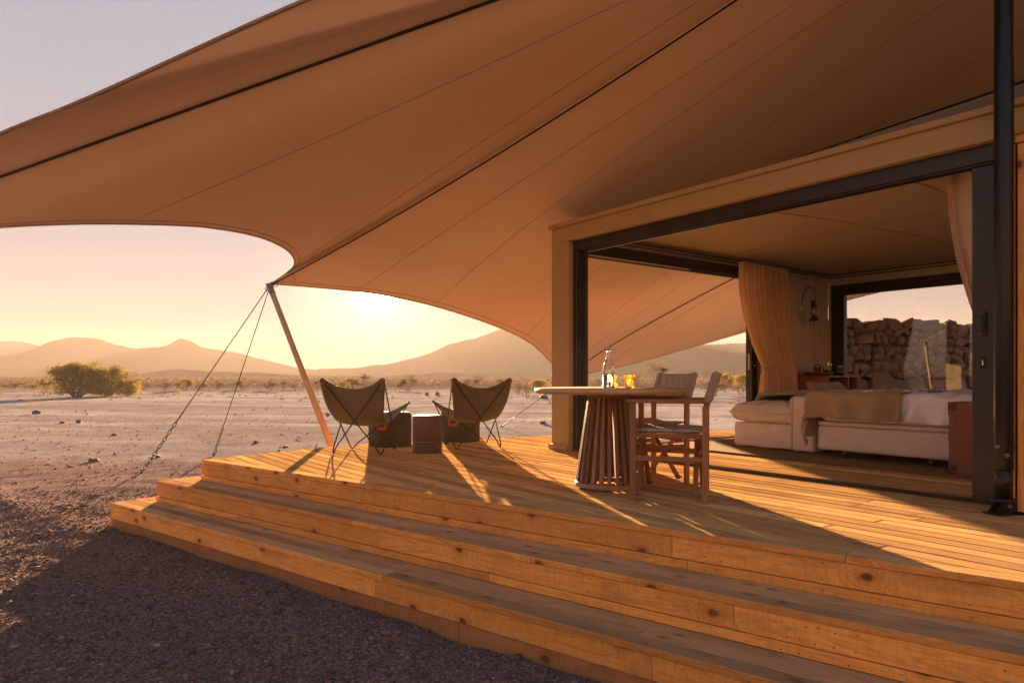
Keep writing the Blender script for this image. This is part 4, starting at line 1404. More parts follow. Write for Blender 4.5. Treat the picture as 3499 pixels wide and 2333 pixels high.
def drape(m, s0, s1, t0, t1, zt, hang, foot=None, wr=.01, nu=70, nv=80, seed=0, flare=.0):
    """cloth laid over the bed: hangs over the near side by hang and, if foot is given, over the foot end"""
    La = (s1 - s0) + (foot or 0)
    Lb = (t1 - t0) + hang
    def f(u, v):
        a = s1 - La * u                       # runs from the head side to beyond the foot
        b = t1 - Lb * v                       # from the far side to below the near side
        hv_ = hang
        oa = max(0.0, s0 - a); ob = max(0.0, t0 - b)
        r = .05
        def fold(o):
            if o <= 0: return 0.0, 0.0
            if o < r * pi / 2: return r * sin(o / r), r * (1 - cos(o / r))
            return r, r + (o - r * pi / 2)
        xa, za = fold(oa); xb, zb = fold(ob)
        x = max(a, s0) - xa; y = max(b, t0) - xb
        z = zt - max(za, zb) - .35 * min(za, zb)
        k_ = min(1, max(za, zb) / .2)
        wob = nz(a * 5 + seed, b * 3, seed) + .6 * nz(a * 12 + seed, b * 7, 2) + 1.1 * (.35 - abs(nz(a * 4 + b * 3 + seed, b * 5 - a * 2, 7))) + .7 * (.3 - abs(nz(a * 9 - b * 4, b * 8 + a * 3 + seed, 4)))
        if zb > .0: y -= .026 * k_ * sin(a * 19 + seed + 1.3 * nz(a * 3, seed)) * (1 + flare) + wr * wob * k_
        if za > .0: x -= .025 * k_ * sin(b * 15 + seed) + wr * wob * k_ + flare * .06 * k_
        z += wr * wob * (1 - k_) + .012 * k_ * nz(a * 4, seed + 3)
        return V((x, y, z))
    return m.grid(f, nu, nv)
o = drape(MB(), .45, 2.1, .0, 1.86, BZ, .275, None, .04, 110, 90, 3).build('duvet', 'white_sheet', bed)
thr = drape(MB(), .0, .86, -.055, 1.3, BZ + .024, .30, .50, .012, 80, 100, 9, .35).build('bed_throw', 'throw_olive', None, H(2.0, 1.48, 0), HR)
tag(thr, 'olive knitted throw draped over the foot of the bed', 'blanket')
sfy = thr.modifiers.new('thick', 'SOLIDIFY'); sfy.thickness = .008

for i, (s_, t_, lab, mt, lean) in enumerate(((3.82, 1.95, 'white pillow at the near side of the bed head', 'white_sheet', 1.15), (3.86, 2.75, 'white pillow at the far side of the bed head', 'white_sheet', 1.15), (3.62, 1.75, 'striped beige cushion leaning on the white pillow by the door edge', 'stripe_pillow', 1.0))):
    o = pillow_mb(.42 if i == 2 else .5, .46 if i == 2 else .70, .17, seed=i).build('pillow', mt, None, H(s_, t_, .67 + (.20 if i == 2 else .23)), 0)
    o.rotation_euler = (0, lean - pi * 0, HR)
    o.rotation_mode = 'XYZ'
    tag(o, lab, 'pillow', 'pillows at the bed head')

# sofa at the bed's foot
sf = thing('sofa', 'beige linen slipcovered sofa backed against the foot of the bed', 'sofa', H(.9, 1.64, .016), HR)
softbox(MB(), (0, 0, .015), (.76, 1.55, .285), .03, wob=.012, seed=2).build('base', 'linen', sf)
softbox(MB(), (.73, -.02, .012), (.985, 1.57, .60), .035, wob=.010, seed=6).build('backrest', 'linen', sf)
m = MB().tube([(.735, -.024, .03 + .55 * j / 12 + .0) for j in range(13)], .010, 6)
m.build('seam_flap', 'linen', sf)
cu = pillow_mb(.84, 1.56, .26, 37, .03, 5, .38, 7)
cu.build('seat_cushion', 'linen', sf, (.355, .775, .395))
MB().tube([(.355 + .42 * a_, .775 + .78 * b_, .395) for a_, b_ in [(-1, -1), (0, -.985), (.95, -.99)]], .006, 6).build('cushion_piping', 'linen', sf)
for i, (tt_, lab) in enumerate(((.95, 'tan scatter cushion on the sofa, nearer of two'), (1.30, 'tan scatter cushion on the sofa, farther of two'))):
    o = pillow_mb(.44, .44, .15, seed=20 + i).build('cushion', 'cushion_tan', None, H(.9 + .58, 1.64 + tt_, .575), 0)
    o.rotation_euler = (0, 1.05, HR + .1 * i)
    tag(o, lab, 'cushion', 'scatter cushions on the sofa')
# mottled throw lying folded on the seat
def sofa_throw(u, v):
    x = -.06 + .80 * u; y = .42 + .7 * v
    z = .60 + .05 * sin(u * 2.6) + .02 * nz(x * 6, y * 6) - .16 * max(0, .12 - u) / .12 - .02 * abs(v - .5)
    return (x, y, z)
m = MB().grid(sofa_throw, 30, 24)
o = m.build('sofa_throw', 'throw_fur', None, H(.9, 1.64, .016), HR)
sfy = o.modifiers.new('thick', 'SOLIDIFY'); sfy.thickness = .045; sfy.offset = -1
tag(o, 'mottled olive and cream throw folded over the sofa seat', 'blanket')

# leather trunk as bedside table
tr = thing('leather_trunk', 'brown studded leather trunk standing as bedside table', 'trunk', H(3.34, 1.15, .0), HR)
TW, TDp, TH = .62, .46, .62
MB().box((0, 0, .0165), (TW, TDp, TH), .006).build('body', 'leather_brown', tr)
for z in (.13, .305, .53):
    st_ = MB().box((-.003, -.004, z - .022), (TW, .0, z + .022), .001).build('strap_band', 'leather_brown', tr)
    m = MB()
    for x in (.09, .165, .24, .36, .44, .52):
        m = MB().lathe([(.009, 0), (.007, .004), (0, .006)], 8)
        m.v = [(xx + x, -.004 - zz, yy + z) for xx, yy, zz in m.v]
        m.build('stud', 'brass', st_)
for (x, z) in ((.0, .0165), (.0, TH)):
    sg = 1 if z < .3 else -1
    c = MB().prism([(-.004, -.0055), (.075, -.0055), (.075, -.0), (-.004, 0)], 0, .001)
    c = MB().box((-.004, -.006, min(z, z + sg * .075)), (.06, -.0005, max(z, z + sg * .075)), .002).build('corner_guard', 'bronze', tr)
    for dx, dz in ((.015, .02), (.045, .02), (.015, .055)):
        m = MB().lathe([(.008, 0), (.006, .004), (0, .005)], 8)
        m.v = [(xx + dx, -.006 - zz, yy + z + sg * dz) for xx, yy, zz in m.v]
        m.build('stud', 'brass', c)
bk = thing('book', 'small grey green book lying on the leather trunk', 'book', H(3.62, 1.2, TH + .001), HR)
MB().box((0, 0, 0), (.2, .28, .004), .001).build('cover', 'book_cover', bk)
MB().box((.004, .006, .0045), (.194, .274, .034), .001).build('pages', 'white_metal', bk)
MB().box((0, 0, .0345), (.2, .28, .0385), .001).build('cover', 'book_cover', bk)

# curtains
def curtain(name, label, ends, ztop, zbot, tie_z, tie, bot, cuts, s_, along_t, amp=.035, pleats=15):
    """gathered curtain; ends, tie and bot give (start, end) across at the top, at the tie-back and at the hem"""
    c = thing(name, label, 'curtain', H(0, 0, 0), HR, 'gathered linen curtains')
    def f(u, v):
        z = ztop + (zbot - ztop) * v
        if z > tie_z:
            k_ = (ztop - z) / (ztop - tie_z); kk = k_ ** 2.1
            a = ends[0] + (tie[0] - ends[0]) * kk; b = ends[1] + (tie[1] - ends[1]) * kk
        else:
            k_ = min(1, (tie_z - z) / max(.01, (tie_z - zbot))); kk = k_ ** .7
            a = tie[0] + (bot[0] - tie[0]) * kk; b = tie[1] + (bot[1] - tie[1]) * kk
        x = a + (b - a) * u
        tight = max(0, 1 - abs(z - tie_z) / .35)
        ph = u * pleats * pi + .8 * sin(u * 9)
        d = amp * (1 - .3 * tight) * (1.6 * abs(sin(ph + .4 * nz(u * 6, z * 1.2))) ** .75 - .8) + .02 * nz(u * 5, z * 1.5, 4) + .03 * tight
        p = (s_ + d, x + .01 * cos(ph)) if along_t else (x + .01 * cos(ph), s_ + d)
        return (p[0], p[1], z)
    o = MB().grid(f, pleats * 10, 46).build('drape', 'curtain', c)
    MB().tube([f(.0 + j / 60, 0.0) for j in range(61)], .010, 5).build('heading', 'curtain', c)
    # tie-back band
    n = 24; pts = []
    lo_, hi_ = tie[0] - .008, tie[0] + (tie[1] - tie[0]) * cuts
    for j in range(n):
        a = 2 * pi * j / n
        x = (lo_ + hi_) / 2 + (hi_ - lo_) / 2 * cos(a); d = .065 * sin(a) + .02
        pts.append((s_ + d, x, tie_z + .015 * cos(a)) if along_t else (x, s_ + d, tie_z + .015 * cos(a)))
    MB().tube(pts, .013, 6, True).build('tie_back', 'curtain', c)
    return c
curtain('curtain', 'gathered tan curtain tied back beside the side opening', (2.80, 3.98), 2.375, .03, .95, (3.30, 4.12), (3.24, 4.30), .52, .17, True, .05, 13)
curtain('curtain', 'narrow pink tan curtain gathered at the right door edge', (3.67, 4.05), 2.40, .03, 1.0, (3.93, 4.15), (3.90, 4.2), .9, .22, False, .03, 5)

# sideboard with shelf, against the side wall
cab = thing('sideboard', 'dark wooden sideboard with open shelf beyond the sofa', 'sideboard', H(.05, 4.40, 0), HR)
def cbx(nm, m, a, b, bev=.003): return MB().box(a, b, bev).build(nm, m, cab)
CWs, CDt, CH = .50, .86, .84
cbx('top', 'cabinet', (-.01, -.01, CH - .025), (CWs + .01, CDt, CH))
cbx('end_panel', 'cabinet', (0, 0, .01), (CWs, .025, CH - .0255))
cbx('end_panel', 'cabinet', (0, CDt - .025, .01), (CWs, CDt, CH - .0255))
cbx('back_panel', 'cabinet', (0, .0255, .01), (.02, CDt - .0255, CH - .0255))
cbx('divider', 'cabinet', (.021, .57, .01), (CWs, .59, CH - .0255))
cbx('shelf', 'cabinet', (.021, .0255, .50), (CWs - .005, .5695, .52))
cbx('shelf', 'cabinet', (.021, .5905, .50), (CWs - .005, CDt - .0255, .52))
cbx('door', 'cabinet', (CWs - .02, .03, .02), (CWs - .002, .565, .495))
mc = thing('coffee_machine', 'pale grey blue appliance tucked in the sideboard shelf', 'appliance', H(.05 + .22, 4.40 + .12, .521), HR)
softbox(MB(), (0, 0, 0), (.24, .34, .19), .03).build('housing', 'machine_grey', mc)
MB().box((.241, .08, .05), (.25, .26, .12), .003).build('front_panel', 'dark_frame', mc)
# tray, coffee press, cups, jar
ty = thing('tray', 'dark oval wooden tray on the sideboard', 'tray', H(.28, 4.62, CH + .001), HR)
m = MB()
def oval(r, z): return [(r * .24 * cos(a) * .85, r * .24 * sin(a) * 1.0, z) for a in [2 * pi * i / 32 for i in range(32)]]
vs = oval(.9, 0) + oval(1.0, .05) + oval(.96, .05) + oval(.88, .008)
fs = [tuple(range(31, -1, -1)), tuple(96 + i for i in range(32))]
for l_ in range(3):
    for i in range(32): fs.append((l_ * 32 + i, l_ * 32 + (i + 1) % 32, (l_ + 1) * 32 + (i + 1) % 32, (l_ + 1) * 32 + i))
m.add(vs, fs, True).build('tray_body', 'tray_wood', ty)
fp = thing('coffee_press', 'glass and chrome coffee press standing on the tray', 'coffee press', H(.27, 4.60, CH + .010), HR)
MB().lathe([(.045, .0), (.045, .13), (.043, .13), (.043, .004), (0, .004)], 24).build('beaker', 'lamp_glass', fp)
m = MB()
for i in range(4):
    a = pi / 4 + i * pi / 2
    m.tube([(.047 * cos(a), .047 * sin(a), 0), (.047 * cos(a), .047 * sin(a), .13)], .004, 6)
m.tube([(.047 * cos(a), .047 * sin(a), .02) for a in [2 * pi * i / 20 for i in range(20)]], .004, 5, True)
m.tube([(.047 * cos(a), .047 * sin(a), .12) for a in [2 * pi * i / 20 for i in range(20)]], .005, 5, True)
m.build('cage', 'chrome', fp)
MB().lathe([(.05, .132), (.05, .142), (.03, .162), (.008, .172), (.006, .19), (.013, .196), (.013, .208), (0, .213)], 24).build('lid', 'chrome', fp)
MB().tube([(.047, 0, .12), (.085, 0, .115), (.09, 0, .07), (.08, 0, .03), (.047, 0, .025)], .007, 8).build('handle', 'black_steel', fp)
for i, (s_, t_, r_, h_, mt, lab) in enumerate(((.33, 4.48, .030, .075, 'brass', 'small brass cup left of the coffee press'), (.35, 4.70, .028, .075, 'bronze', 'small bronze cup right of the coffee press'), (.30, 4.78, .045, .04, 'brass', 'low brass sugar bowl at the tray end'))):
    cp = thing('cup', lab, 'cup', H(s_, t_, CH + .010), HR)
    MB().lathe([(0, 0), (r_ * .9, 0), (r_, .006), (r_, h_), (r_ * .92, h_), (r_ * .9, .008), (0, .008)], 20).build('cup_body', mt, cp)
    MB().tube([(r_, 0, h_ * .8), (r_ + .02, 0, h_ * .75), (r_ + .022, 0, h_ * .35), (r_, 0, h_ * .25)], .003, 6).build('handle', mt, cp)
jr = thing('cookie_jar', 'glass jar with cork lid on the sideboard corner', 'jar', H(.47, 4.62 + .26, CH + .001), HR)
MB().lathe([(0, 0), (.042, 0), (.045, .006), (.045, .12), (.04, .125), (.0385, .12), (.041, .008), (0, .006)], 24).build('glass_body', 'lamp_glass', jr)
MB().lathe([(0, .007), (.038, .008), (.038, .075), (0, .08)], 16).build('contents', 'cookies', jr)
MB().lathe([(0, .126), (.044, .126), (.046, .13), (.046, .15), (.04, .154), (0, .154)], 24).build('lid', 'cup_ceramic', jr)

# wall lantern
ln = thing('hurricane_lantern', 'bronze hurricane lantern hanging from a bracket on the canvas wall', 'lantern', H(.0, 4.593, 1.94), HR)
MB().box((.001, -.05, -.10), (.012, .05, .10), .002).build('wall_plate', 'white_metal', ln)
arm = [(.012, .0, -.02), (.035, .0, .06), (.06, .0, .17), (.12, .0, .235), (.19, .0, .225), (.215, .0, .17)]
MB().tube(smooth_path(arm, 6), .007, 8).build('bracket_arm', 'bronze', ln)
L0 = V((.215, .0, -.28))
def lt(nm, m, mb_): mb_.v = [(x + L0.x, y + L0.y, z + L0.z) for x, y, z in mb_.v]; return mb_.build(nm, m, ln)
lt('fuel_tank', 'bronze', MB().lathe([(0, 0), (.068, 0), (.073, .008), (.062, .02), (.058, .045), (.035, .06), (.03, .075), (0, .075)], 24))
lt('globe', 'lamp_glass', MB().lathe([(.035, .076), (.052, .12), (.055, .15), (.047, .19), (.034, .215), (.032, .215), (.045, .19), (.053, .15), (.05, .12), (.033, .076)], 24, caps=False))
lt('burner', 'brass', MB().lathe([(.02, .075), (.018, .10), (.006, .11), (0, .115)], 12))
lt('chimney', 'bronze', MB().lathe([(.045, .216), (.047, .225), (.03, .235), (.03, .275), (.042, .285), (.044, .298), (0, .31)], 24))
m = MB()
for sg in (-1, 1):
    m.tube(smooth_path([(0, sg * .06, .02), (0, sg * .073, .08), (0, sg * .072, .24), (0, sg * .04, .285)], 5), .0065, 6)
lt('side_tube', 'bronze', m)
lt('bail', 'bronze', MB().tube(smooth_path([(0, -.06, .28), (0, -.055, .36), (0, 0, .445), (0, .055, .36), (0, .06, .28)], 6), .0025, 5))

# ------------------------------------------------------------------ vegetation
def grow(rnd, h, wd, stems, levels, leaf_n, leaf_s, flat=.7, spread=.9, r0=.06, sides=5, skirt=0.0):
    wood_ = MB(); tips = []
    def rec(p, d, L, r, lv):
        pts = [p]; q = p.copy(); dd = d.copy()
        n = 3
        for i in range(n):
            dd = (dd + V((rnd.uniform(-1, 1), rnd.uniform(-1, 1), rnd.uniform(-.5, .6))) * .28).normalized()
            q = q + dd * (L / n); pts.append(q.copy())
        rs = [r * (1 - .4 * i / n) for i in range(n + 1)]
        wood_.tube(pts, rs, sides if lv == 0 else (4 if lv < 3 else 3), caps=False)
        if lv >= levels - 1: tips.append((q.copy(), dd.copy()))
        if lv >= 2: tips.append((pts[2].copy(), dd.copy()))
        if lv < levels:
            for k_ in range(rnd.choice((2, 2, 3))):
                nd = (dd + V((rnd.uniform(-1, 1), rnd.uniform(-1, 1), rnd.uniform(-.45, .7))) * spread)
                nd.z = nd.z * .8 + .05
                nd.normalize()
                rec(q, nd, L * rnd.uniform(.62, .82), r * .6, lv + 1)
    for s_ in range(stems):
        a = 2 * pi * s_ / stems + rnd.uniform(-.4, .4)
        rec(V((cos(a) * wd * .04, sin(a) * wd * .04, -.05)), V((cos(a) * .6, sin(a) * .6, 1)).normalized(), h * .36, r0, 0)
    mx = max(max(abs(t_[0].x), abs(t_[0].y)) for t_ in tips); mz = max(t_[0].z for t_ in tips)
    fx, fz = (wd / 2) / mx, h / mz
    wood_.v = [(x * fx, y * fx, z * fz) for x, y, z in wood_.v]
    crown = MB()
    if leaf_n:
        wts = [rnd.random() ** 3 + .03 for _ in tips]      # some twigs carry thick tufts, others are nearly bare
        picks = rnd.choices(tips, weights=wts, k=leaf_n)
        for p, d in picks:
            p = V((p.x * fx, p.y * fx, p.z * fz))
            sg = leaf_s * 2.6
            c = p + V((rnd.gauss(0, sg), rnd.gauss(0, sg), rnd.gauss(0, sg * .5)))
            if rnd.random() < skirt: c.z *= rnd.uniform(.15, 1)
            c.z = max(.05, c.z)
            a, b = V((rnd.uniform(-1, 1), rnd.uniform(-1, 1), rnd.uniform(-1, 1))).normalized(), V((rnd.uniform(-1, 1), rnd.uniform(-1, 1), rnd.uniform(-1, 1))).normalized()
            b = (b - a * a.dot(b)).normalized()
            s1 = leaf_s * rnd.uniform(.6, 1.3); s2 = s1 * rnd.uniform(.35, .7)
            crown.add([c - a * s1, c + b * s2, c + a * s1, c - b * s2], [(0, 1, 2, 3)])
    return wood_, crown

def gpos(px, py):
    d = (.84 - GZ) * F / (py - 1283.0)
    return ((px - 1749.5) / F * d, d)
# the big thorn tree on the left
rnd = random.Random(3)
def tree(name, label, cat, x, y, wmb, cmb, bark, leaf, group=None, rz=0):
    t = thing(name, label, cat, (x, y, ground_h(x, y)), rz, group)
    wmb.build('trunk', bark, t)
    if cmb.f: cmb.build('crown', leaf, t)
    return t
x, y = gpos(262, 1355)
wm, cm = grow(rnd, 2.55, 4.5, 8, 5, 16000, .06, r0=.085, skirt=.45)
tree('thorn_tree', 'large spreading green thorn tree alone on the plain at left', 'tree', x, y, wm, cm, 'bark', 'leaf_green')
x, y = gpos(372, 1350)
wm, cm = grow(random.Random(8), 2.35, 4.0, 9, 5, 12000, .06, r0=.05, skirt=.65)
tree('thorn_bush', 'dense rounded yellow green bush growing against the large thorn tree', 'bush', x, y, wm, cm, 'bark_grey', 'leaf_green')
x, y = gpos(436, 1351)
wm, cm = grow(random.Random(18), 1.3, 1.7, 5, 4, 3500, .05, r0=.03, skirt=.6)
tree('thorn_bush', 'small yellow bush at the right foot of the large thorn tree', 'bush', x, y, wm, cm, 'bark_grey', 'leaf_yellow')

# hazy scrub along the far side of the plain: five grown forms, copied with their parts
forms = []
for k_, (h, wd, stems, lv, ln_, ls, bark_, leaf_) in enumerate(((2.0, 2.8, 4, 5, 1500, .07, 'bark', 'leaf_dry'), (1.7, 2.9, 5, 5, 2400, .07, 'bark', 'leaf_green'), (2.2, 2.2, 2, 5, 900, .06, 'bark', 'leaf_dry'), (1.3, 2.6, 6, 5, 2200, .06, 'bark_grey', 'leaf_yellow'), (1.6, 2.4, 6, 5, 500, .05, 'bark_grey', 'leaf_dry'))):
    wm, cm = grow(random.Random(40 + k_), 1.0, wd / h, stems, lv, ln_, ls / h, r0=.028)
    forms.append((wm.mesh('trunk', bark_), cm.mesh('crown', leaf_)))
def scrub(k_, px, py, hpx, wpx, name, label, cat):
    x, y = gpos(px, py)
    t = thing(name, label, cat, (x, y, ground_h(x, y)), random.uniform(0, 6.28), 'thorn trees and bushes across the plain')
    hh = hpx / F * y
    ratio = (wpx / hpx)
    wd0 = (2.8 / 2.0, 2.9 / 1.7, 1.0, 2.0, 1.5)[k_]
    t.scale = (hh * ratio / wd0, hh * ratio / wd0, hh)
    link('trunk', forms[k_][0], t); link('crown', forms[k_][1], t)
scrub(1, 45, 1334, 26, 55, 'thorn_bush', 'low olive bush nearest the left edge of the plain', 'bush')
scrub(2, 82, 1335, 30, 34, 'thorn_tree', 'slim bare tree just right of the leftmost bush', 'tree')
scrub(3, 108, 1335, 20, 32, 'thorn_bush', 'small yellow bush left of the large thorn tree', 'bush')
scrub(2, 165, 1333, 28, 30, 'thorn_tree', 'pale bare tree close left of the large thorn tree', 'tree')
scrub(0, 492, 1335, 30, 62, 'thorn_bush', 'brown bush just right of the yellow bush', 'bush')
scrub(0, 563, 1333, 34, 50, 'thorn_bush', 'faint wide bush between two brown bushes', 'bush')
scrub(1, 634, 1336, 42, 62, 'thorn_tree', 'dark rounded tree left of the guy cables', 'tree')
scrub(1, 690, 1333, 28, 46, 'thorn_bush', 'low bush left of the farther guy cable', 'bush')
scrub(0, 745, 1333, 34, 48, 'thorn_tree', 'ragged tree crossed by the farther guy cable', 'tree')
scrub(0, 830, 1333, 42, 62, 'thorn_bush', 'broad dark bush right of the guy cables', 'bush')
scrub(0, 925, 1334, 40, 56, 'thorn_tree', 'forked bare tree left of the raking pole', 'tree')
scrub(2, 968, 1334, 38, 40, 'thorn_tree', 'slim forked tree close left of the raking pole', 'tree')
scrub(4, 1008, 1331, 24, 40, 'thorn_bush', 'faint bush touching the raking pole', 'bush')
scrub(2, 1085, 1330, 36, 40, 'thorn_tree', 'pale tree just right of the raking pole', 'tree')
scrub(1, 1197, 1334, 48, 84, 'thorn_tree', 'flat crowned thorn tree over the left butterfly chair', 'tree')
scrub(2, 1250, 1330, 56, 54, 'thorn_tree', 'tall hazy tree right of the flat crowned one', 'tree')
scrub(0, 1396, 1336, 54, 86, 'thorn_tree', 'spreading thorn tree between the two butterfly chairs', 'tree')
scrub(2, 1545, 1331, 42, 40, 'thorn_tree', 'faint tree behind the right butterfly chair ear', 'tree')
scrub(0, 1622, 1334, 50, 84, 'thorn_tree', 'hazy spreading tree inside the right butterfly chair curve', 'tree')
scrub(2, 1706, 1333, 40, 54, 'thorn_tree', 'pale tree at the right ear of the right butterfly chair', 'tree')
scrub(4, 1802, 1357, 52, 66, 'thorn_bush', 'twiggy bare bush left of the corner post', 'bush')
scrub(3, 1845, 1340, 46, 84, 'thorn_bush', 'yellowish bush touching the corner post', 'bush')
scrub(4, 1770, 1347, 40, 60, 'thorn_bush', 'grey bush right of the right butterfly chair', 'bush')
scrub(4, 2055, 1345, 66, 90, 'thorn_bush', 'grey twiggy bush behind the water bottle', 'bush')
scrub(4, 2165, 1348, 86, 110, 'thorn_bush', 'tall grey twiggy bush right of the amber tumbler', 'bush')
scrub(2, 2245, 1340, 104, 84, 'thorn_tree', 'bare branching tree above the far director chair', 'tree')
scrub(4, 2330, 1352, 80, 130, 'thorn_bush', 'wide grey scrub bush between the director chairs', 'bush')
scrub(3, 2470, 1338, 60, 76, 'thorn_bush', 'yellow leafed bush right of the near director chair', 'bush')
scrub(3, 2545, 1338, 58, 84, 'thorn_bush', 'bright yellow bush beside the side door edge', 'bush')
scrub(4, 2440, 1352, 56, 120, 'thorn_bush', 'grey spiny bush in front of the yellow bushes', 'bush')
scrub(4, 2530, 1350, 40, 80, 'thorn_bush', 'low grey brush at the side door edge', 'bush')
scrub(4, 2100, 1354, 40, 80, 'thorn_bush', 'low dry bush left of the amber tumbler', 'bush')

# dry grass tufts on the pan, too many to count
def tufts():
    rr = random.Random(31); m = MB()
    for _ in range(420):
        b = rr.uniform(-.80, .45); d = 34 + 44 * rr.random() ** .6
        x, y = b * d, d; z0 = ground_h(x, y); hh = rr.uniform(.10, .30)
        for _k in range(rr.randint(9, 16)):
            a = rr.uniform(0, 6.28); l_ = rr.uniform(.4, 1.0) * hh; wv = .012
            bx, by = x + rr.gauss(0, .06), y + rr.gauss(0, .06)
            tx, ty = bx + cos(a) * l_ * .6, by + sin(a) * l_ * .6
            m.add([(bx - wv, by, z0 - .01), (bx + wv, by, z0 - .01), (tx, ty, z0 + l_)], [(0, 1, 2)])
    tag(m.build('grass', 'leaf_dry'), 'dry grass tufts scattered over the pale pan', None, None, 'stuff')
tufts()

# far scrub that reads as one band
def far_scrub():
    rr = random.Random(77)
    m = MB()
    for _ in range(480):
        b = rr.uniform(-.82, .50)
        d = rr.uniform(80, 300)
        x, y = b * d, d
        z0 = ground_h(x, y)
        hh = rr.uniform(.4, 1.2); ww = hh * rr.uniform(.7, 1.5)
        for _k in range(12):
            c = V((x + rr.gauss(0, ww * .4), y + rr.gauss(0, ww * .4), z0 + hh * rr.random() ** .8))
            a = V((rr.uniform(-1, 1), rr.uniform(-1, 1), rr.uniform(-1, 1))).normalized() * hh * .22
            e = V((rr.uniform(-1, 1), rr.uniform(-1, 1), rr.uniform(-.4, 1))).normalized() * hh * .3
            m.add([c - a, c + e * .4, c + a, c - e], [(0, 1, 2, 3)])
    o = m.build('scrub', 'leaf_dry')
    tag(o, 'far dry scrub dotting the plain', None, None, 'stuff')
far_scrub()

# ------------------------------------------------------------------ stones on the ground
def rock(px, py, wpx, hpx, m, label, seed, fl=1.0):
    x, y = gpos(px, py)
    w_ = wpx / F * y; h_ = hpx / F * y
    bm = bmesh.new(); bmesh.ops.create_icosphere(bm, subdivisions=2, radius=1)
    for v in bm.verts:
        c = v.co
        q = V([math.copysign(abs(t_) ** .8, t_) for t_ in c])
        v.co = q * (1 + .35 * noise.noise(c * 1.1 + V((seed, 0, 0)))) * .9
        v.co = V((v.co.x * w_ / 2, v.co.y * w_ / 2 * .8, v.co.z * h_ * .62 + h_ * .35))
    me = bpy.data.meshes.new('rock'); bm.to_mesh(me); bm.free()
    me.materials.append(MATS[m])
    o = link('rock', me, None, (x, y, ground_h(x, y)), seed)
    tag(o, label, 'rock', 'loose rocks on the plain')
rock(124, 1419, 28, 15, 'rock_grey', 'angular dark rock lying alone at far left of the plain', 1)
rock(268, 1447, 22, 13, 'rock_grey', 'dark pointed rock right of the angular one', 2)
rock(389, 1488, 22, 7, 'rock_red', 'flat brown rock on pale silt left of the guy cables', 3)
rock(212, 1450, 18, 8, 'rock_red', 'small brown rock beside the dark pointed rock', 4)
rock(540, 1563, 24, 9, 'rock_red', 'flat rusty rock behind the nearer chain', 5)
rock(320, 1575, 34, 14, 'rock_red', 'low rusty rock cluster left of the nearer chain', 6)
rock(70, 1365, 14, 5, 'rock_grey', 'tiny dark rock near the left edge of the plain', 7)
rock(1120, 1418, 18, 13, 'rock_grey', 'pale grey rock just behind the raking pole', 8)
rock(975, 1528, 22, 8, 'rock_grey', 'flat grey rock left of the raking pole foot', 9)
rock(873, 1515, 18, 12, 'rock_red', 'pale stone behind the deck corner', 10)
rock(1458, 1352, 16, 12, 'rock_red', 'small reddish mound left of its twin, between the butterfly chairs', 11)
rock(1494, 1352, 18, 13, 'rock_red', 'small reddish mound right of its twin, beyond the drum stool', 12)
rock(1855, 1448, 26, 10, 'rock_red', 'flat reddish rock left of the corner post', 13)
rock(1858, 1360, 40, 14, 'rock_red', 'low reddish mound by the corner post', 14)
rock(295, 2255, 32, 18, 'rock_grey', 'pale grey stone in the dark foreground gravel', 15)
rock(585, 2285, 42, 20, 'rock_red', 'pinkish flat stone near the bottom edge of the gravel', 16)
rock(455, 2020, 22, 12, 'rock_grey', 'white chip lying in the gravel below the step corner', 17)
rock(352, 2003, 20, 14, 'rock_red', 'round rusty stone in gravel beside the white chip', 18)

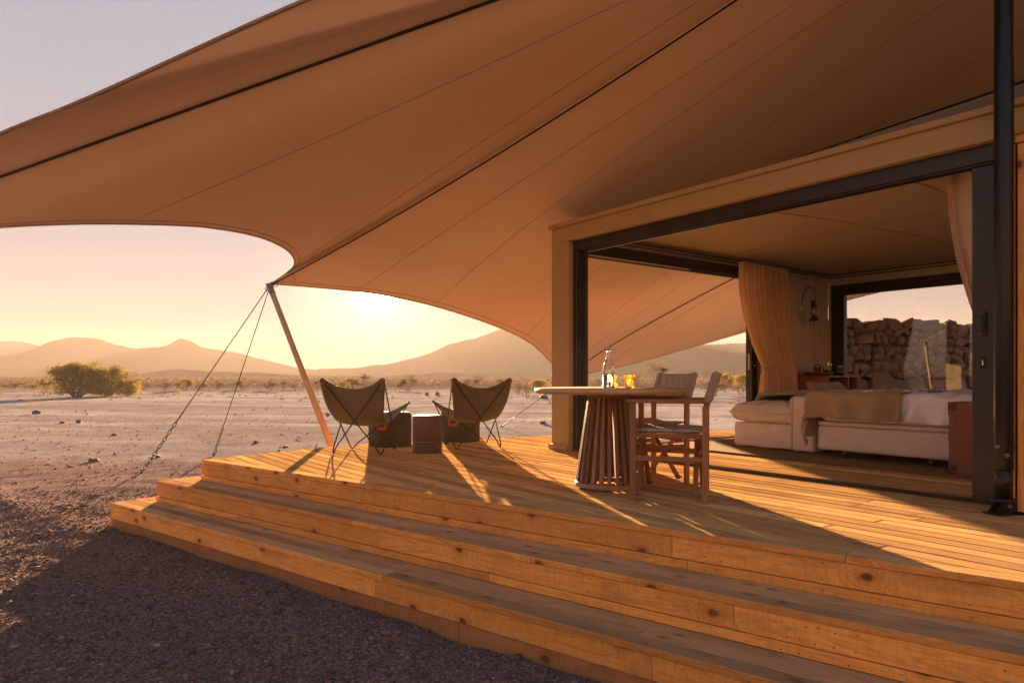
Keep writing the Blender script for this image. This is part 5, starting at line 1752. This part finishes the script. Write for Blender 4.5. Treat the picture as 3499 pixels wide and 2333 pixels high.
def pebbles():
    rr = np.random.RandomState(5)
    base = []
    bm = bmesh.new(); bmesh.ops.create_icosphere(bm, subdivisions=1, radius=1)
    bv = np.array([v.co[:] for v in bm.verts]); bf = np.array([[v.index for v in f.verts] for f in bm.faces])
    bm.free()
    oct_v = np.array([(1, 0, 0), (0, 1, 0), (-1, 0, 0), (0, -1, 0), (0, 0, 1), (0, 0, -1)], float)
    oct_f = np.array([(0, 1, 4), (1, 2, 4), (2, 3, 4), (3, 0, 4), (1, 0, 5), (2, 1, 5), (3, 2, 5), (0, 3, 5)])
    allv = []; allf = []; n0 = 0
    poly = [(p[0], p[1]) for p in deck_poly_w]
    T2 = T0 - R1 * .57 - N1 * .622
    def scatter(n, dmin, dmax, smin, smax, pw, vv, ff, bmin=-.86, bmax=.35):
        nonlocal n0
        made = 0
        while made < n:
            d = dmin + (dmax - dmin) * rr.rand() ** pw
            b = rr.uniform(bmin, bmax)
            x, y = b * d, d
            rel = V((x, y)) - T2
            if rel.dot(N1) > -.01 and rel.dot(R1) > -.0 : continue
            s = smin * (smax / smin) ** (rr.rand() ** 2.2)
            sc = s * np.array([rr.uniform(.8, 1.6), rr.uniform(.7, 1.3), rr.uniform(.4, .8)])
            a = rr.uniform(0, 6.28); ca, sa = cos(a), sin(a)
            v = vv * (1 + .25 * rr.randn(len(vv), 1)).clip(.6, 1.5) * sc
            v = np.stack([v[:, 0] * ca - v[:, 1] * sa, v[:, 0] * sa + v[:, 1] * ca, v[:, 2]], 1)
            v += np.array([x, y, ground_h(x, y) + sc[2] * .35])
            allv.append(v); allf.append(ff + n0); n0 += len(vv); made += 1
    scatter(30000, 2.3, 9, .004, .012, 1.0, oct_v, oct_f)
    scatter(15000, 2.3, 8, .004, .014, .9, bv, bf)
    scatter(420, 2.3, 8, .014, .028, .9, bv, bf)
    scatter(3500, 8, 26, .008, .03, 1.2, oct_v, oct_f, -.86, .3)
    scatter(400, 22, 60, .015, .055, 1.0, oct_v, oct_f, -.86, .5)
    vv = np.concatenate(allv); ff = np.concatenate(allf)
    me = bpy.data.meshes.new('gravel')
    me.vertices.add(len(vv)); me.vertices.foreach_set('co', vv.ravel())
    me.loops.add(ff.size); me.loops.foreach_set('vertex_index', ff.ravel())
    me.polygons.add(len(ff)); me.polygons.foreach_set('loop_start', np.arange(0, ff.size, 3)); 
    me.materials.append(MATS['pebbles'])
    me.update(); me.validate()
    o = link('gravel', me)
    tag(o, 'loose dark gravel and stone chips round the steps', None, None, 'stuff')
pebbles()
